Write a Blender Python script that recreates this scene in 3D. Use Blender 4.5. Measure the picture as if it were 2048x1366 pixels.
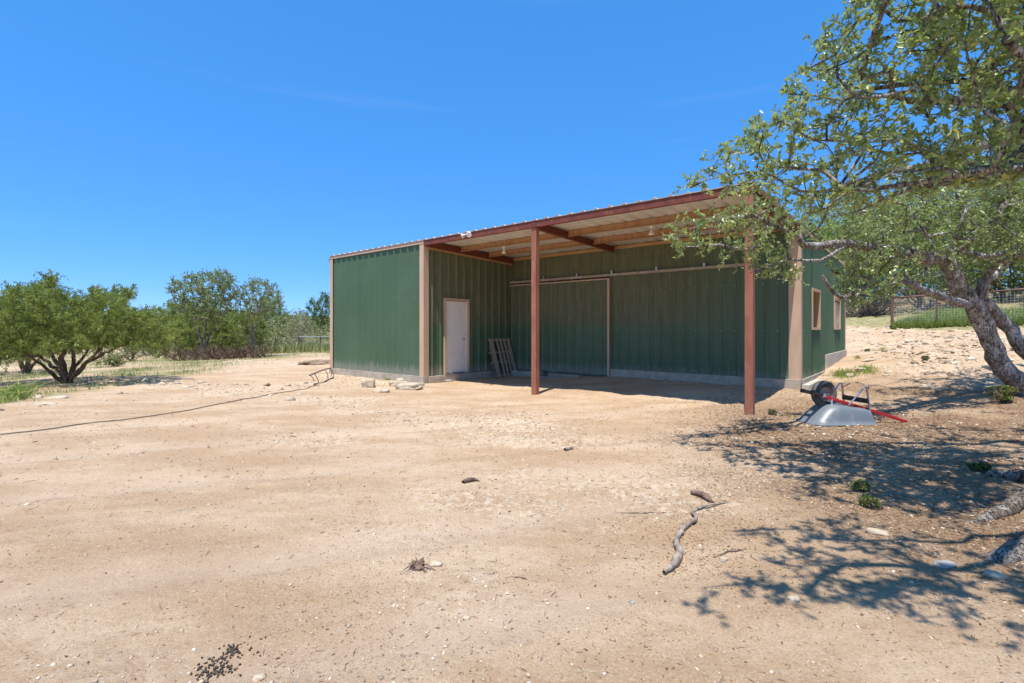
import bpy, bmesh, math, random
import numpy as np
from mathutils import Vector, Matrix, noise as mnoise

for o in list(bpy.data.objects):
    bpy.data.objects.remove(o, do_unlink=True)
S = bpy.context.scene
COL = S.collection
random.seed(7)
rng = np.random.default_rng(11)

# ------------------------------------------------------------------ camera
CAM_H = 1.43
F = 995.7 / 2048.0            # focal length / frame width
HORIZON = 657.1
cd = bpy.data.cameras.new("camera")
cam = bpy.data.objects.new("camera", cd)
COL.objects.link(cam)
cam.location = (0, 0, CAM_H)
cam.rotation_euler = (math.radians(90), 0, 0)
cd.sensor_width = 36.0
cd.lens = 36.0 * F
cd.shift_y = -(683 - HORIZON) / 2048.0
cd.clip_start = 0.05
cd.clip_end = 4000
S.camera = cam

# ------------------------------------------------------------------ world, sun, exposure
SUN_EL = math.radians(72.5)
SH = Vector((0.41, 0.912, 0)).normalized()      # direction in which shadows fall
w = bpy.data.worlds.new("World")
S.world = w
w.use_nodes = True
wn, wl = w.node_tree.nodes, w.node_tree.links
wn.clear()
sky = wn.new("ShaderNodeTexSky")
sky.sky_type = 'NISHITA'
sky.sun_disc = False
sky.sun_elevation = SUN_EL
sky.sun_rotation = math.atan2(-SH.x, -SH.y)
sky.altitude = 300
sky.air_density = 0.6
sky.dust_density = 0.0
sky.ozone_density = 3.0
tc = wn.new("ShaderNodeTexCoord")
sep = wn.new("ShaderNodeSeparateXYZ")
wl.new(tc.outputs['Generated'], sep.inputs[0])
# thin streaks of cirrus
mp = wn.new("ShaderNodeMapping")
mp.inputs['Scale'].default_value = (0.8, 0.8, 18.0)
mp.inputs['Rotation'].default_value = (0.0, 0.0, 0.6)
wl.new(tc.outputs['Generated'], mp.inputs['Vector'])
nz = wn.new("ShaderNodeTexNoise")
nz.inputs['Scale'].default_value = 1.6
nz.inputs['Detail'].default_value = 5
nz.inputs['Roughness'].default_value = 0.55
wl.new(mp.outputs[0], nz.inputs['Vector'])
cr = wn.new("ShaderNodeMapRange")
cr.inputs['From Min'].default_value = 0.60
cr.inputs['From Max'].default_value = 0.85
cr.inputs['To Max'].default_value = 0.05
wl.new(nz.outputs['Fac'], cr.inputs['Value'])
# the picture's clear azure: soften the sky's brightness range, keep it saturated
gm = wn.new("ShaderNodeGamma")
gm.inputs['Gamma'].default_value = 0.38
wl.new(sky.outputs[0], gm.inputs['Color'])
hs = wn.new("ShaderNodeHueSaturation")
hs.inputs['Saturation'].default_value = 1.45
hs.inputs['Hue'].default_value = 0.498
hs.inputs['Value'].default_value = 3.35
tn = wn.new("ShaderNodeMix")
tn.data_type = "RGBA"
tn.blend_type = "MULTIPLY"
tn.inputs["Factor"].default_value = 1.0
tn.inputs["B"].default_value = (0.90, 1.10, 1.50, 1)
wl.new(gm.outputs[0], tn.inputs["A"])
wl.new(tn.outputs["Result"], hs.inputs["Color"])
mx = wn.new("ShaderNodeMix")
mx.data_type = 'RGBA'
mx.inputs['B'].default_value = (8.0, 8.6, 9.4, 1)
wl.new(cr.outputs[0], mx.inputs['Factor'])
wl.new(hs.outputs[0], mx.inputs['A'])
bg = wn.new("ShaderNodeBackground")
bg.inputs['Strength'].default_value = 0.10
wl.new(mx.outputs['Result'], bg.inputs['Color'])
wo = wn.new("ShaderNodeOutputWorld")
wl.new(bg.outputs[0], wo.inputs[0])

sd = bpy.data.lights.new("sun", 'SUN')
sd.energy = 5.0
sd.angle = math.radians(0.53)
sd.color = (1.0, 0.965, 0.91)
sun = bpy.data.objects.new("sun", sd)
COL.objects.link(sun)
sun_dir = (SH * math.cos(SUN_EL) - Vector((0, 0, math.sin(SUN_EL))))
sun.rotation_euler = sun_dir.to_track_quat('-Z', 'Y').to_euler()
sun.location = (0, 0, 30)

S.view_settings.view_transform = 'Standard'
S.view_settings.look = 'None'
S.view_settings.exposure = 0.35
S.view_settings.gamma = 1.0
S.view_settings.use_curve_mapping = False
S.cycles.max_bounces = 6
S.cycles.transparent_max_bounces = 4
S.cycles.caustics_reflective = False
S.cycles.caustics_refractive = False

# ------------------------------------------------------------------ helpers
def at(px, py, Y):
    """a pixel of the photograph, at distance Y in front of the camera -> world point"""
    return Vector(((px - 1024) / 995.7 * Y, Y, CAM_H + (HORIZON - py) / 995.7 * Y))

def tag(o, label=None, cat=None, group=None, kind=None):
    if label: o['label'] = label
    if cat: o['category'] = cat
    if group: o['group'] = group
    if kind: o['kind'] = kind
    return o

def empty(name, loc=(0, 0, 0), rz=0.0):
    o = bpy.data.objects.new(name, None)
    o.location = loc
    o.rotation_euler = (0, 0, rz)
    o.empty_display_size = 0.2
    COL.objects.link(o)
    return o

def link(name, me, parent=None, mat=None):
    if mat is not None and len(me.materials) == 0:
        me.materials.append(mat)
    o = bpy.data.objects.new(name, me)
    COL.objects.link(o)
    if parent is not None:
        o.parent = parent
    return o

def np_mesh(name, V, FQ, smooth=False, attrs=None, cattr=None):
    """V (n,3); FQ (m,k) faces with k = 3 or 4"""
    V = np.ascontiguousarray(V, dtype=np.float32)
    FQ = np.ascontiguousarray(FQ, dtype=np.int32)
    me = bpy.data.meshes.new(name)
    me.vertices.add(len(V))
    me.vertices.foreach_set('co', V.ravel())
    m, k = FQ.shape
    me.loops.add(m * k)
    me.loops.foreach_set('vertex_index', FQ.ravel())
    me.polygons.add(m)
    me.polygons.foreach_set('loop_start', np.arange(0, m * k, k, dtype=np.int32))
    if smooth:
        me.polygons.foreach_set('use_smooth', np.ones(m, dtype=bool))
    if attrs:
        for kx, a in attrs.items():
            at_ = me.attributes.new(kx, 'FLOAT', 'POINT')
            at_.data.foreach_set('value', np.ascontiguousarray(a, dtype=np.float32))
    me.update(calc_edges=True)
    return me

class MB:
    """collects simple shapes for ONE mesh"""
    def __init__(s):
        s.bm = bmesh.new()
    def box(s, c, d, rot=None):
        x, y, z = d[0] / 2, d[1] / 2, d[2] / 2
        c = Vector(c)
        vs = []
        for a in (-1, 1):
            for b in (-1, 1):
                for e in (-1, 1):
                    p = Vector((a * x, b * y, e * z))
                    if rot is not None: p = rot @ p
                    vs.append(s.bm.verts.new(c + p))
        for f in ((0, 1, 3, 2), (4, 6, 7, 5), (0, 4, 5, 1), (2, 3, 7, 6), (0, 2, 6, 4), (1, 5, 7, 3)):
            s.bm.faces.new([vs[i] for i in f])
        return s
    def bar(s, p, q, wd, ht, up=Vector((0, 0, 1))):
        p, q = Vector(p), Vector(q)
        d = q - p
        z = d.normalized()
        x = up.cross(z)
        if x.length < 1e-4: x = Vector((1, 0, 0)).cross(z)
        x.normalize()
        y = z.cross(x)
        R = Matrix((x, y, z)).transposed()
        return s.box((p + q) / 2, (wd, ht, d.length), R)
    def tube(s, pts, r, n=8, cap=True):
        pts = [Vector(p) for p in pts]
        rr = r if isinstance(r, (list, tuple)) else [r] * len(pts)
        rings = []
        ref = None
        for i, p in enumerate(pts):
            t = (pts[min(i + 1, len(pts) - 1)] - pts[max(i - 1, 0)]).normalized()
            if ref is None:
                ref = Vector((0, 0, 1)).cross(t)
                if ref.length < 0.05: ref = Vector((1, 0, 0)).cross(t)
            ref = (ref - t * ref.dot(t)).normalized()
            b = t.cross(ref)
            rings.append([s.bm.verts.new(p + (ref * math.cos(2 * math.pi * k / n) + b * math.sin(2 * math.pi * k / n)) * rr[i]) for k in range(n)])
        for a, b2 in zip(rings, rings[1:]):
            for k in range(n):
                s.bm.faces.new((a[k], a[(k + 1) % n], b2[(k + 1) % n], b2[k]))
        if cap:
            s.bm.faces.new(rings[0][::-1]); s.bm.faces.new(rings[-1])
        return s
    def lathe(s, c, axis, prof, n=20):
        """prof: list of (distance along axis, radius)"""
        axis = Vector(axis).normalized()
        a = axis.orthogonal().normalized(); b = axis.cross(a)
        rings = []
        for h, r in prof:
            rings.append([s.bm.verts.new(Vector(c) + axis * h + (a * math.cos(2 * math.pi * k / n) + b * math.sin(2 * math.pi * k / n)) * max(r, 1e-4)) for k in range(n)])
        for p, q in zip(rings, rings[1:]):
            for k in range(n):
                s.bm.faces.new((p[k], p[(k + 1) % n], q[(k + 1) % n], q[k]))
        return s
    def prism(s, poly, p0, ax, ay, ext):
        """closed 2D polygon (a,b) placed at p0 + a*ax + b*ay, extruded by vector ext"""
        A = [s.bm.verts.new(Vector(p0) + Vector(ax) * a + Vector(ay) * b) for a, b in poly]
        B = [s.bm.verts.new(v.co + Vector(ext)) for v in A]
        n = len(A)
        for k in range(n):
            s.bm.faces.new((A[k], A[(k + 1) % n], B[(k + 1) % n], B[k]))
        s.bm.faces.new(A[::-1]); s.bm.faces.new(B)
        return s
    def build(s, name, mat, parent=None, smooth=False, bevel=0.0):
        bmesh.ops.recalc_face_normals(s.bm, faces=s.bm.faces)
        if bevel > 0:
            bmesh.ops.bevel(s.bm, geom=[e for e in s.bm.edges if len(e.link_faces) == 2 and e.calc_face_angle() > 0.6], offset=bevel, segments=1, affect='EDGES', clamp_overlap=True)
        me = bpy.data.meshes.new(name)
        s.bm.to_mesh(me); s.bm.free()
        if smooth:
            me.polygons.foreach_set('use_smooth', np.ones(len(me.polygons), dtype=bool))
        return link(name, me, parent, mat)

# ---------- numpy value noise
def _hash(ix, iy, seed):
    h = (ix.astype(np.int64) * 374761393 + iy.astype(np.int64) * 668265263 + seed * 974711) & 0x7fffffff
    h = ((h ^ (h >> 13)) * 1274126177) & 0x7fffffff
    return ((h ^ (h >> 16)) & 0xffff) / 65535.0
def vnoise(x, y, seed=0):
    ix, iy = np.floor(x), np.floor(y)
    fx, fy = x - ix, y - iy
    fx = fx * fx * (3 - 2 * fx); fy = fy * fy * (3 - 2 * fy)
    a, b = _hash(ix, iy, seed), _hash(ix + 1, iy, seed)
    c, d = _hash(ix, iy + 1, seed), _hash(ix + 1, iy + 1, seed)
    return (a * (1 - fx) + b * fx) * (1 - fy) + (c * (1 - fx) + d * fx) * fy
def fbm(x, y, sc, oct=4, seed=0):
    s, a, t = 0, 1, 0
    for i in range(oct):
        s = s + a * vnoise(x * sc + 17.3 * i, y * sc - 9.1 * i, seed + i); t += a
        sc *= 2.03; a *= 0.5
    return s / t
def sstep(x, a, b):
    t = np.clip((x - a) / (b - a), 0, 1)
    return t * t * (3 - 2 * t)

# ---------- building frame
TH = 0.6986
E1 = Vector((math.cos(TH), -math.sin(TH), 0))
E2 = Vector((math.sin(TH), math.cos(TH), 0))
C0 = Vector((-2.403, 13.337, 0))
def B(u, v, z=0.0):
    return C0 + E1 * u + E2 * v + Vector((0, 0, z))

# ---------- terrain
CP = [(0,0,0),(0,3,0),(-4,4,0),(-2,6,0),(3,4,.02),(5.2,3.6,.1),(2,6,0.0),(5,7.3,.05),(0,8,0),(-6,8,0),(.49,10.9,-.025),(3.85,8.08,.03),
      (-2.4,13.34,-.05),(-2.6,12.6,-.02),(-5.9,16.25,-.05),(-.06,16.1,-.03),(2.94,13.64,.12),(6.26,10.86,.12),(8.43,13.43,.33),(11.0,16.45,.54),
      (8.9,8.8,.28),(8.4,10.1,.2),(7.2,9.4,.1),(13,18,.74),(12,13,.82),(10.5,10,.5),(14.5,14,1.15),(16.8,22,1.42),(17.8,17.3,1.42),(17,25,1.75),
      (20,30,2.2),(23,34,2.8),(30,35,3.2),(30,20,2.2),(20,8,1.1),(12,4,.6),(8,0,.35),(10,6,.45),
      (-12.4,13.8,-.12),(-10,9.6,0),(-16,12,-.3),(-18,18,-.35),(-10,22,-.15),(-12,29,-.2),(-8,34,-.15),(-17,40,-.5),(-40,40,-1),
      (-60,100,-3),(0,60,-.5),(-15,60,-1),(60,100,6),(0,200,-2),(-200,200,-5),(200,200,12),(-20,0,-.1),(0,-20,0),(20,-20,.5),
      (-600,600,-6),(600,600,14),(0,900,-4),(-600,0,-4),(600,0,8),(0,-600,0)]
CP = np.array(CP, dtype=float)
def _warp(x, y):
    r = np.sqrt(x * x + y * y) + 1e-6
    k = np.arcsinh(r / 10.0) / r
    return x * k, y * k
cx_, cy_ = _warp(CP[:, 0], CP[:, 1])
def _phi(d2):
    return np.where(d2 > 1e-12, 0.5 * d2 * np.log(np.maximum(d2, 1e-12)), 0.0)
_n = len(CP)
_K = _phi((cx_[:, None] - cx_[None]) ** 2 + (cy_[:, None] - cy_[None]) ** 2) + np.eye(_n) * 0.004
_P = np.stack([np.ones(_n), cx_, cy_], 1)
_W = np.linalg.solve(np.block([[_K, _P], [_P.T, np.zeros((3, 3))]]), np.concatenate([CP[:, 2], np.zeros(3)]))
def zones(x, y):
    """masks: grass, litter, rocky (0..1)"""
    # rim of the dirt yard on the left, from the near left edge to far behind the shed
    rim = (x + 9.6) * 0.985 + (y - 9.6) * 0.13 + 0.9 * (fbm(x, y, .35, 3, 5) - .5) + 0.04 * np.maximum(0, y - 20)
    left = 1 - sstep(rim, -1.0, 0.6)
    far = sstep(y + 0.5 * x + 3 * (fbm(x, y, .2, 3, 8) - .5), 20.0, 24.0) * (x < 6)
    pen = sstep((x - 16.0) * .98 + (y - 22) * .2, -.3, .3) * sstep(y - 15 - 0*x, 0, 1.0) * (1 - sstep(y, 30, 34)) * sstep(x*.0+y*1+(x-17)*4.7, 20, 21)
    grass = np.clip(np.maximum(left, far) * (0.15 + 0.95 * sstep(fbm(x, y, .45, 4, 21), .42, .62)), 0, 1)
    farR = sstep(x + 0.4 * y, 34, 42) * sstep(fbm(x, y, .3, 3, 31), .45, .6) * .6
    grass = np.maximum(np.maximum(grass, pen), farR)
    d1 = np.hypot(x - 5.6, (y - 5.0) * .8)
    d2 = np.hypot(x - 7.6, (y - 8.0) * .9)
    lit = np.maximum(1 - sstep(d1, 2.2, 4.6), .8 * (1 - sstep(d2, 1.8, 4.4)))
    lit = lit * (0.35 + 0.9 * sstep(fbm(x, y, 1.1, 4, 44), .3, .65))
    rocky = sstep(fbm(x * .8 + y * .25, y * 1.3, .55, 4, 77), .50, .66)
    bank = sstep(x - .55 * y, 2.2, 3.6) * sstep(y, 9.5, 12)
    rocky = np.maximum(rocky, bank * sstep(fbm(x, y, .9, 3, 91), .35, .55))
    return np.clip(grass, 0, 1), np.clip(lit, 0, 1), np.clip(rocky, 0, 1), np.clip(bank, 0, 1)
def tracks(x, y):
    t = (y - 3.0) - 0.42 * (x + 4) - .35 * (fbm(x, y, .25, 2, 55) - .5)
    s = 0
    for c_ in (1.2, 2.95, -.9, -2.15, 4.9): s = s + np.exp(-((t - c_) / .24) ** 2)
    return np.clip(s, 0, 1) * sstep(fbm(x, y, .5, 3, 56), .35, .6) * (1 - sstep(y, 11, 14))
def gz(x, y, detail=True):
    x = np.atleast_1d(np.asarray(x, float)); y = np.atleast_1d(np.asarray(y, float))
    wx, wy = _warp(x, y)
    z = _W[_n] + _W[_n + 1] * wx + _W[_n + 2] * wy
    if z.size <= 20000:
        z = z + _phi((wx[..., None] - cx_) ** 2 + (wy[..., None] - cy_) ** 2) @ _W[:_n]
    else:
        for i in range(_n):
            z = z + _W[i] * _phi((wx - cx_[i]) ** 2 + (wy - cy_[i]) ** 2)
    if detail:
        g, l, r, b = zones(x, y)
        z = z + 0.05 * (fbm(x, y, .8, 3, 3) - .5)
        z = z + (0.018 + 0.05 * r + 0.17 * b + .02 * l) * (fbm(x, y, 3.2, 4, 9) - .5)
        z = z + (0.006 + 0.012 * r + .008 * l) * (fbm(x, y, 17, 2, 13) - .5)
        # wheel ruts running from lower left up to the shed
        t = (y - 3.0) - 0.42 * (x + 4)
        wob = .35 * (fbm(x, y, .25, 2, 55) - .5)
        for c_, w_, d_ in ((1.2, .16, .026), (2.95, .17, .026), (-.9, .16, .018), (.75 - 2.9, .15, .016), (4.9, .2, .024)):
            q = (t - c_ - wob) / w_
            z = z - d_ * np.exp(-q * q) + d_ * .5 * np.exp(-(np.abs(q) - 1.9) ** 2 / .5)
    return z
def G(x, y):
    return float(gz(x, y)[0])
def gpts(px, py):
    """world points on the ground seen at pixels"""
    px, py = np.atleast_1d(np.asarray(px, float)), np.atleast_1d(np.asarray(py, float))
    Y = np.full(len(px), 5.0)
    for _ in range(30):
        z = gz((px - 1024) / 995.7 * Y, Y, False)
        Y = 0.5 * Y + 0.5 * np.minimum((CAM_H - z) * 995.7 / np.maximum(py - HORIZON, 2.0), 80)
    X = (px - 1024) / 995.7 * Y
    return np.stack([X, Y, gz(X, Y)], 1)
def gpt(px, py):
    return Vector(gpts(px, py)[0].tolist())

# ------------------------------------------------------------------ materials
class NT:
    def __init__(s, name):
        s.m = bpy.data.materials.new(name)
        s.m.use_nodes = True
        s.t = s.m.node_tree
        s.t.nodes.clear()
        s.out = s.t.nodes.new('ShaderNodeOutputMaterial')
        s.p = s.t.nodes.new('ShaderNodeBsdfPrincipled')
        s.t.links.new(s.p.outputs[0], s.out.inputs[0])
        s.tc = s.t.nodes.new('ShaderNodeTexCoord')
    def n(s, typ, **kw):
        nd = s.t.nodes.new(typ)
        for k, v in kw.items(): setattr(nd, k, v)
        return nd
    def l(s, a, b):
        s.t.links.new(a, b)
    def coord(s, scale=(1, 1, 1), rot=(0, 0, 0), src='Object'):
        mp = s.n('ShaderNodeMapping')
        mp.inputs['Scale'].default_value = scale
        mp.inputs['Rotation'].default_value = rot
        s.l(s.tc.outputs[src], mp.inputs['Vector'])
        return mp.outputs[0]
    def noise(s, sc=5, det=4, rough=.55, vec=None, dist=0):
        nd = s.n('ShaderNodeTexNoise')
        nd.inputs['Scale'].default_value = sc
        nd.inputs['Detail'].default_value = det
        nd.inputs['Roughness'].default_value = rough
        nd.inputs['Distortion'].default_value = dist
        s.l(vec if vec is not None else s.tc.outputs['Object'], nd.inputs['Vector'])
        return nd.outputs['Fac']
    def ramp(s, fac, lo, hi, a=0.0, b=1.0):
        nd = s.n('ShaderNodeMapRange')
        nd.interpolation_type = 'SMOOTHSTEP'
        nd.inputs['From Min'].default_value = lo
        nd.inputs['From Max'].default_value = hi
        nd.inputs['To Min'].default_value = a
        nd.inputs['To Max'].default_value = b
        s.l(fac, nd.inputs['Value'])
        return nd.outputs[0]
    def mix(s, fac, a, b, mode='MIX'):
        nd = s.n('ShaderNodeMix', data_type='RGBA', blend_type=mode)
        for k, v in (('Factor', fac), ('A', a), ('B', b)):
            if isinstance(v, (int, float)): nd.inputs[k].default_value = v
            elif isinstance(v, (tuple, list)): nd.inputs[k].default_value = (v[0], v[1], v[2], 1)
            else: s.l(v, nd.inputs[k])
        return nd.outputs['Result']
    def math(s, op, a, b=0.0):
        nd = s.n('ShaderNodeMath', operation=op)
        for i, v in enumerate((a, b)):
            if isinstance(v, (int, float)): nd.inputs[i].default_value = v
            else: s.l(v, nd.inputs[i])
        return nd.outputs[0]
    def attr(s, name):
        nd = s.n('ShaderNodeAttribute', attribute_name=name)
        return nd.outputs['Fac']
    def bump(s, h, strength=.3, dist=.01):
        nd = s.n('ShaderNodeBump')
        nd.inputs['Strength'].default_value = strength
        nd.inputs['Distance'].default_value = dist
        s.l(h, nd.inputs['Height'])
        s.l(nd.outputs[0], s.p.inputs['Normal'])
    def fin(s, color=None, rough=.6, metal=0.0, spec=.5):
        if color is not None:
            if isinstance(color, (tuple, list)): s.p.inputs['Base Color'].default_value = (*color[:3], 1)
            else: s.l(color, s.p.inputs['Base Color'])
        if isinstance(rough, (int, float)): s.p.inputs['Roughness'].default_value = rough
        else: s.l(rough, s.p.inputs['Roughness'])
        s.p.inputs['Metallic'].default_value = metal
        s.p.inputs['Specular IOR Level'].default_value = spec
        return s.m

def simple(name, c1, c2, sc=6, rough=.6, metal=0, bump=0.0, bsc=40, spec=.4, vec=(1, 1, 1), lo=.35, hi=.7):
    t = NT(name)
    v = t.coord(vec)
    f = t.ramp(t.noise(sc, 5, .6, v), lo, hi)
    if bump > 0: t.bump(t.noise(bsc, 4, .6, v), bump, .01)
    return t.fin(t.mix(f, c1, c2), rough, metal, spec)

def m_ground():
    t = NT('dirt ground')
    st = t.coord((.55, 1.25, 1), (0, 0, math.radians(-28)))
    base = t.mix(t.ramp(t.noise(.9, 7, .68, st), .40, .62), (0.500, 0.328, 0.185), (0.647, 0.464, 0.293))
    base = t.mix(t.ramp(t.noise(.45, 5, .6), .50, .72, 0, .6), base, (0.477, 0.299, 0.165))
    base = t.mix(t.ramp(t.noise(7, 7, .75), .50, .72, 0, .55), base, (0.386, 0.242, 0.143))
    base = t.mix(t.ramp(t.noise(60, 5, .8), .50, .64, 0, .6), base, (0.341, 0.216, 0.127))
    base = t.mix(t.ramp(t.noise(85, 4, .8), .55, .64, 0, .8), base, (0.783, 0.655, 0.489))
    base = t.mix(t.ramp(t.noise(26, 5, .75), .58, .70, 0, .5), base, (0.773, 0.608, 0.424))
    base = t.mix(t.ramp(t.noise(170, 3, .8), .56, .66, 0, .55), base, (0.309, 0.208, 0.135))
    rk = t.attr('rocky')
    pale = t.ramp(t.noise(13, 5, .7), .47, .60)
    base = t.mix(t.math('MULTIPLY', rk, t.math('MULTIPLY', pale, .75)), base, (0.722, 0.579, 0.413))
    base = t.mix(t.math('MULTIPLY', rk, t.ramp(t.noise(19, 4, .7), .55, .7, 0, .55)), base, (0.255, 0.160, 0.094))
    base = t.mix(t.math('MULTIPLY', t.attr('track'), .32), base, (0.630, 0.487, 0.349))
    li = t.attr('litter')
    base = t.mix(t.math('MULTIPLY', li, t.ramp(t.noise(30, 5, .75), .38, .58, .45, 1.0)), base, (0.231, 0.135, 0.074))
    base = t.mix(t.math('MULTIPLY', li, t.ramp(t.noise(47, 4, .7), .60, .72, 0, .8)), base, (0.610, 0.457, 0.304))
    g = t.attr('grass')
    gc = t.mix(t.ramp(t.noise(3, 5, .6), .4, .65), (.19, .20, .07), (.33, .29, .13))
    base = t.mix(t.math('MULTIPLY', g, t.ramp(t.noise(7, 5, .7), .30, .58)), base, gc)
    h = t.math('ADD', t.noise(45, 7, .8), t.math('MULTIPLY', t.noise(9, 5, .7), 1.6))
    t.bump(t.math('ADD', h, t.math('MULTIPLY', t.noise(140, 4, .8), .5)), .8, .026)
    return t.fin(base, .92, 0, .15)

def m_paint(dust):
    t = NT('green metal paint dusty' if dust else 'green metal paint')
    sx = t.n('ShaderNodeSeparateXYZ')
    t.l(t.tc.outputs['Object'], sx.inputs[0])
    z = sx.outputs['Z']
    v = t.coord((7, 7, .5))
    st = t.noise(3.5, 5, .65, v)
    col = t.mix(t.ramp(t.noise(.8, 3, .5), .35, .7), (.066, .122, .060), (.082, .145, .078))
    col = t.mix(t.ramp(st, .5, .8, 0, .35), col, (.085, .14, .095))
    oi = t.n('ShaderNodeObjectInfo')
    col = t.mix(t.ramp(oi.outputs['Random'], 0, 1, 0, .35), col, (.095, .150, .095))
    col = t.mix(t.ramp(t.noise(2.2, 6, .7, t.coord((2, 2, 1.0))), .58, .72, 0, .30), col, (.16, .17, .12))
    # pale splash marks of mud low on the sheets
    low = t.ramp(t.math('ADD', z, t.math('MULTIPLY', st, -.75)), -.18, .12, 1, 0)
    col = t.mix(t.math('MULTIPLY', low, .6), col, (.30, .29, .24))
    rough = .55
    if dust:
        zz = t.math('ADD', z, t.math('MULTIPLY', t.math('SUBTRACT', t.noise(1.1, 5, .7, t.coord((4.5, 4.5, .55))), .5), 1.1))
        up = t.ramp(zz, 1.25, 1.85)
        lr = t.math('MULTIPLY', t.ramp(sx.outputs['X'], 4.5, 8.0, 1, .12), up)
        dcol = t.mix(t.ramp(st, .3, .7), (.13, .108, .060), (.24, .20, .125))
        col = t.mix(t.math('MULTIPLY', lr, .55), col, dcol)
        rough = t.ramp(lr, 0, 1, .5, .8)
    t.bump(t.noise(1.3, 2, .5, t.coord((3, 3, .8))), .12, .02)
    return t.fin(col, rough, 0, .28)

def m_rust(name, c1, c2, c3, sc=5, stretch=(1, 1, 1)):
    t = NT(name)
    v = t.coord(stretch)
    c = t.mix(t.ramp(t.noise(sc, 6, .65, v), .38, .62), c1, c2)
    c = t.mix(t.ramp(t.noise(sc * 2.7, 5, .7, v), .55, .72), c, c3)
    t.bump(t.noise(60, 4, .6), .15, .004)
    return t.fin(c, .62, 0, .35)

def m_bark(name, c1, c2, c3, sc=18):
    t = NT(name)
    v = t.coord((1, 1, .35))
    n1 = t.noise(sc, 8, .75, v, .8)
    c = t.mix(t.ramp(n1, .40, .60), c1, c2)
    c = t.mix(t.ramp(t.noise(5, 6, .7), .47, .62, 0, .9), c, c3)
    n2 = t.noise(sc * 2.2, 6, .7, t.coord((1, 1, .22)), 1.2)
    crack = t.ramp(n2, .36, .50)
    c = t.mix(crack, (c1[0] * .4, c1[1] * .4, c1[2] * .4), c)
    t.bump(t.math('ADD', t.math('MULTIPLY', crack, .8), n1), 1.0, .025)
    return t.fin(c, .88, 0, .2)

def m_leaf(name, a, b, c, trans=.3, rough=.38, spec=.55):
    t = NT(name)
    tn = t.attr('tint')
    col = t.mix(t.ramp(tn, .0, .55), a, b)
    col = t.mix(t.ramp(tn, .86, .99), col, c)
    m = t.fin(col, rough, 0, spec)
    tr = t.n('ShaderNodeBsdfTranslucent')
    t.l(t.mix(.5, col, (.24, .30, .06)), tr.inputs['Color'])
    ms = t.n('ShaderNodeMixShader')
    ms.inputs[0].default_value = trans
    t.l(t.p.outputs[0], ms.inputs[1]); t.l(tr.outputs[0], ms.inputs[2])
    t.l(ms.outputs[0], t.out.inputs[0])
    return m

M = {}
M['ground'] = m_ground()
M['green'] = m_paint(False)
M['green_dusty'] = m_paint(True)
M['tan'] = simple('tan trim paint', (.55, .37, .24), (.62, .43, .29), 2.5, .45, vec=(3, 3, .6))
M['tan_shade'] = simple('tan trim paint with shade', (.44, .25, .12), (.50, .30, .155), 3, .5)  # trim tan with the shade under the bay roof put into the colour
M['redpost'] = m_rust('red primer steel', (.30, .105, .06), (.36, .145, .09), (.44, .22, .15), 4, (2, 2, .5))
M['redbeam'] = m_rust('dark red primer steel', (.20, .055, .034), (.15, .038, .026), (.30, .12, .06), 5)
M['purlin'] = m_rust('rusty purlin steel', (.40, .205, .105), (.48, .28, .16), (.28, .12, .06), 9, (1.5, 1.5, .3))
M['galv'] = simple('galvanised roof sheet', (.66, .64, .60), (.78, .76, .72), 3, .5, .15, spec=.5)
M['galv2'] = simple('galvanised steel', (.42, .43, .44), (.58, .58, .58), 30, .38, .7)
M['concrete'] = simple('weathered concrete', (.37, .31, .235), (.50, .43, .34), 5, .88, 0, .35, 35, .2, lo=.3, hi=.7)
M['concrete_lt'] = simple('pale concrete', (.46, .405, .33), (.56, .50, .41), 7, .88, 0, .35, 30, .2)
M['door'] = None
def m_door():
    t = NT('white door paint scuffed')
    c = t.mix(t.ramp(t.noise(2.2, 5, .6), .5, .8, 0, .5), (.80, .76, .69), (.58, .50, .42))
    return t.fin(c, .5)
M['door'] = m_door()
M['white'] = simple('white lamp enamel', (.74, .71, .64), (.80, .77, .70), 12, .4)
M['wood_grey'] = simple('weathered pallet wood', (.30, .235, .165), (.46, .375, .28), 9, .85, 0, .4, 50, .2, vec=(4, 4, .7))
M['wood_in'] = simple('raw window wood', (.50, .31, .17), (.60, .40, .24), 8, .7, vec=(3, 3, .5))
M['dark_in'] = simple('dark boards and opening shade', (.06, .035, .025), (.10, .055, .035), 4, .8)
M['wrap'] = simple('bubble wrap sheet', (.34, .28, .24), (.58, .51, .45), 26, .35, 0, .5, 60)
M['rock'] = simple('limestone', (.44, .35, .24), (.58, .475, .345), 9, .9, 0, .6, 28, .2)
M['rock_dk'] = simple('grey limestone', (.27, .25, .225), (.44, .40, .35), 12, .9, 0, .6, 35, .2)
M['steel_grey'] = None
def m_tray():
    t = NT('grey wheelbarrow tray')
    c = t.mix(t.ramp(t.noise(6, 5, .6), .5, .75, 0, .6), (.155, .175, .185), (.30, .29, .265))
    return t.fin(c, .40, 0, .5)
M['tray'] = m_tray()
M['rubber'] = simple('dusty black rubber', (.06, .055, .05), (.19, .165, .14), 9, .8, 0, .3, 90, .3)
M['redhandle'] = simple('red painted wood handle', (.40, .018, .02), (.50, .03, .03), 9, .45)
M['rim'] = simple('cream wheel rim', (.40, .33, .25), (.26, .2, .15), 15, .6)
M['black'] = simple('black plastic', (.02, .02, .022), (.035, .035, .04), 10, .5)
M['bluecord'] = simple('blue cord', (.02, .10, .30), (.03, .14, .38), 10, .6)
M['hose'] = simple('dusty dark hose', (.14, .11, .08), (.24, .19, .14), 9, .8)
M['iron'] = simple('rusty iron rod', (.10, .065, .05), (.20, .13, .10), 25, .7)
M['fence_rust'] = m_rust('rusty fence pipe', (.13, .07, .05), (.19, .10, .075), (.09, .05, .04), 6)
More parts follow.
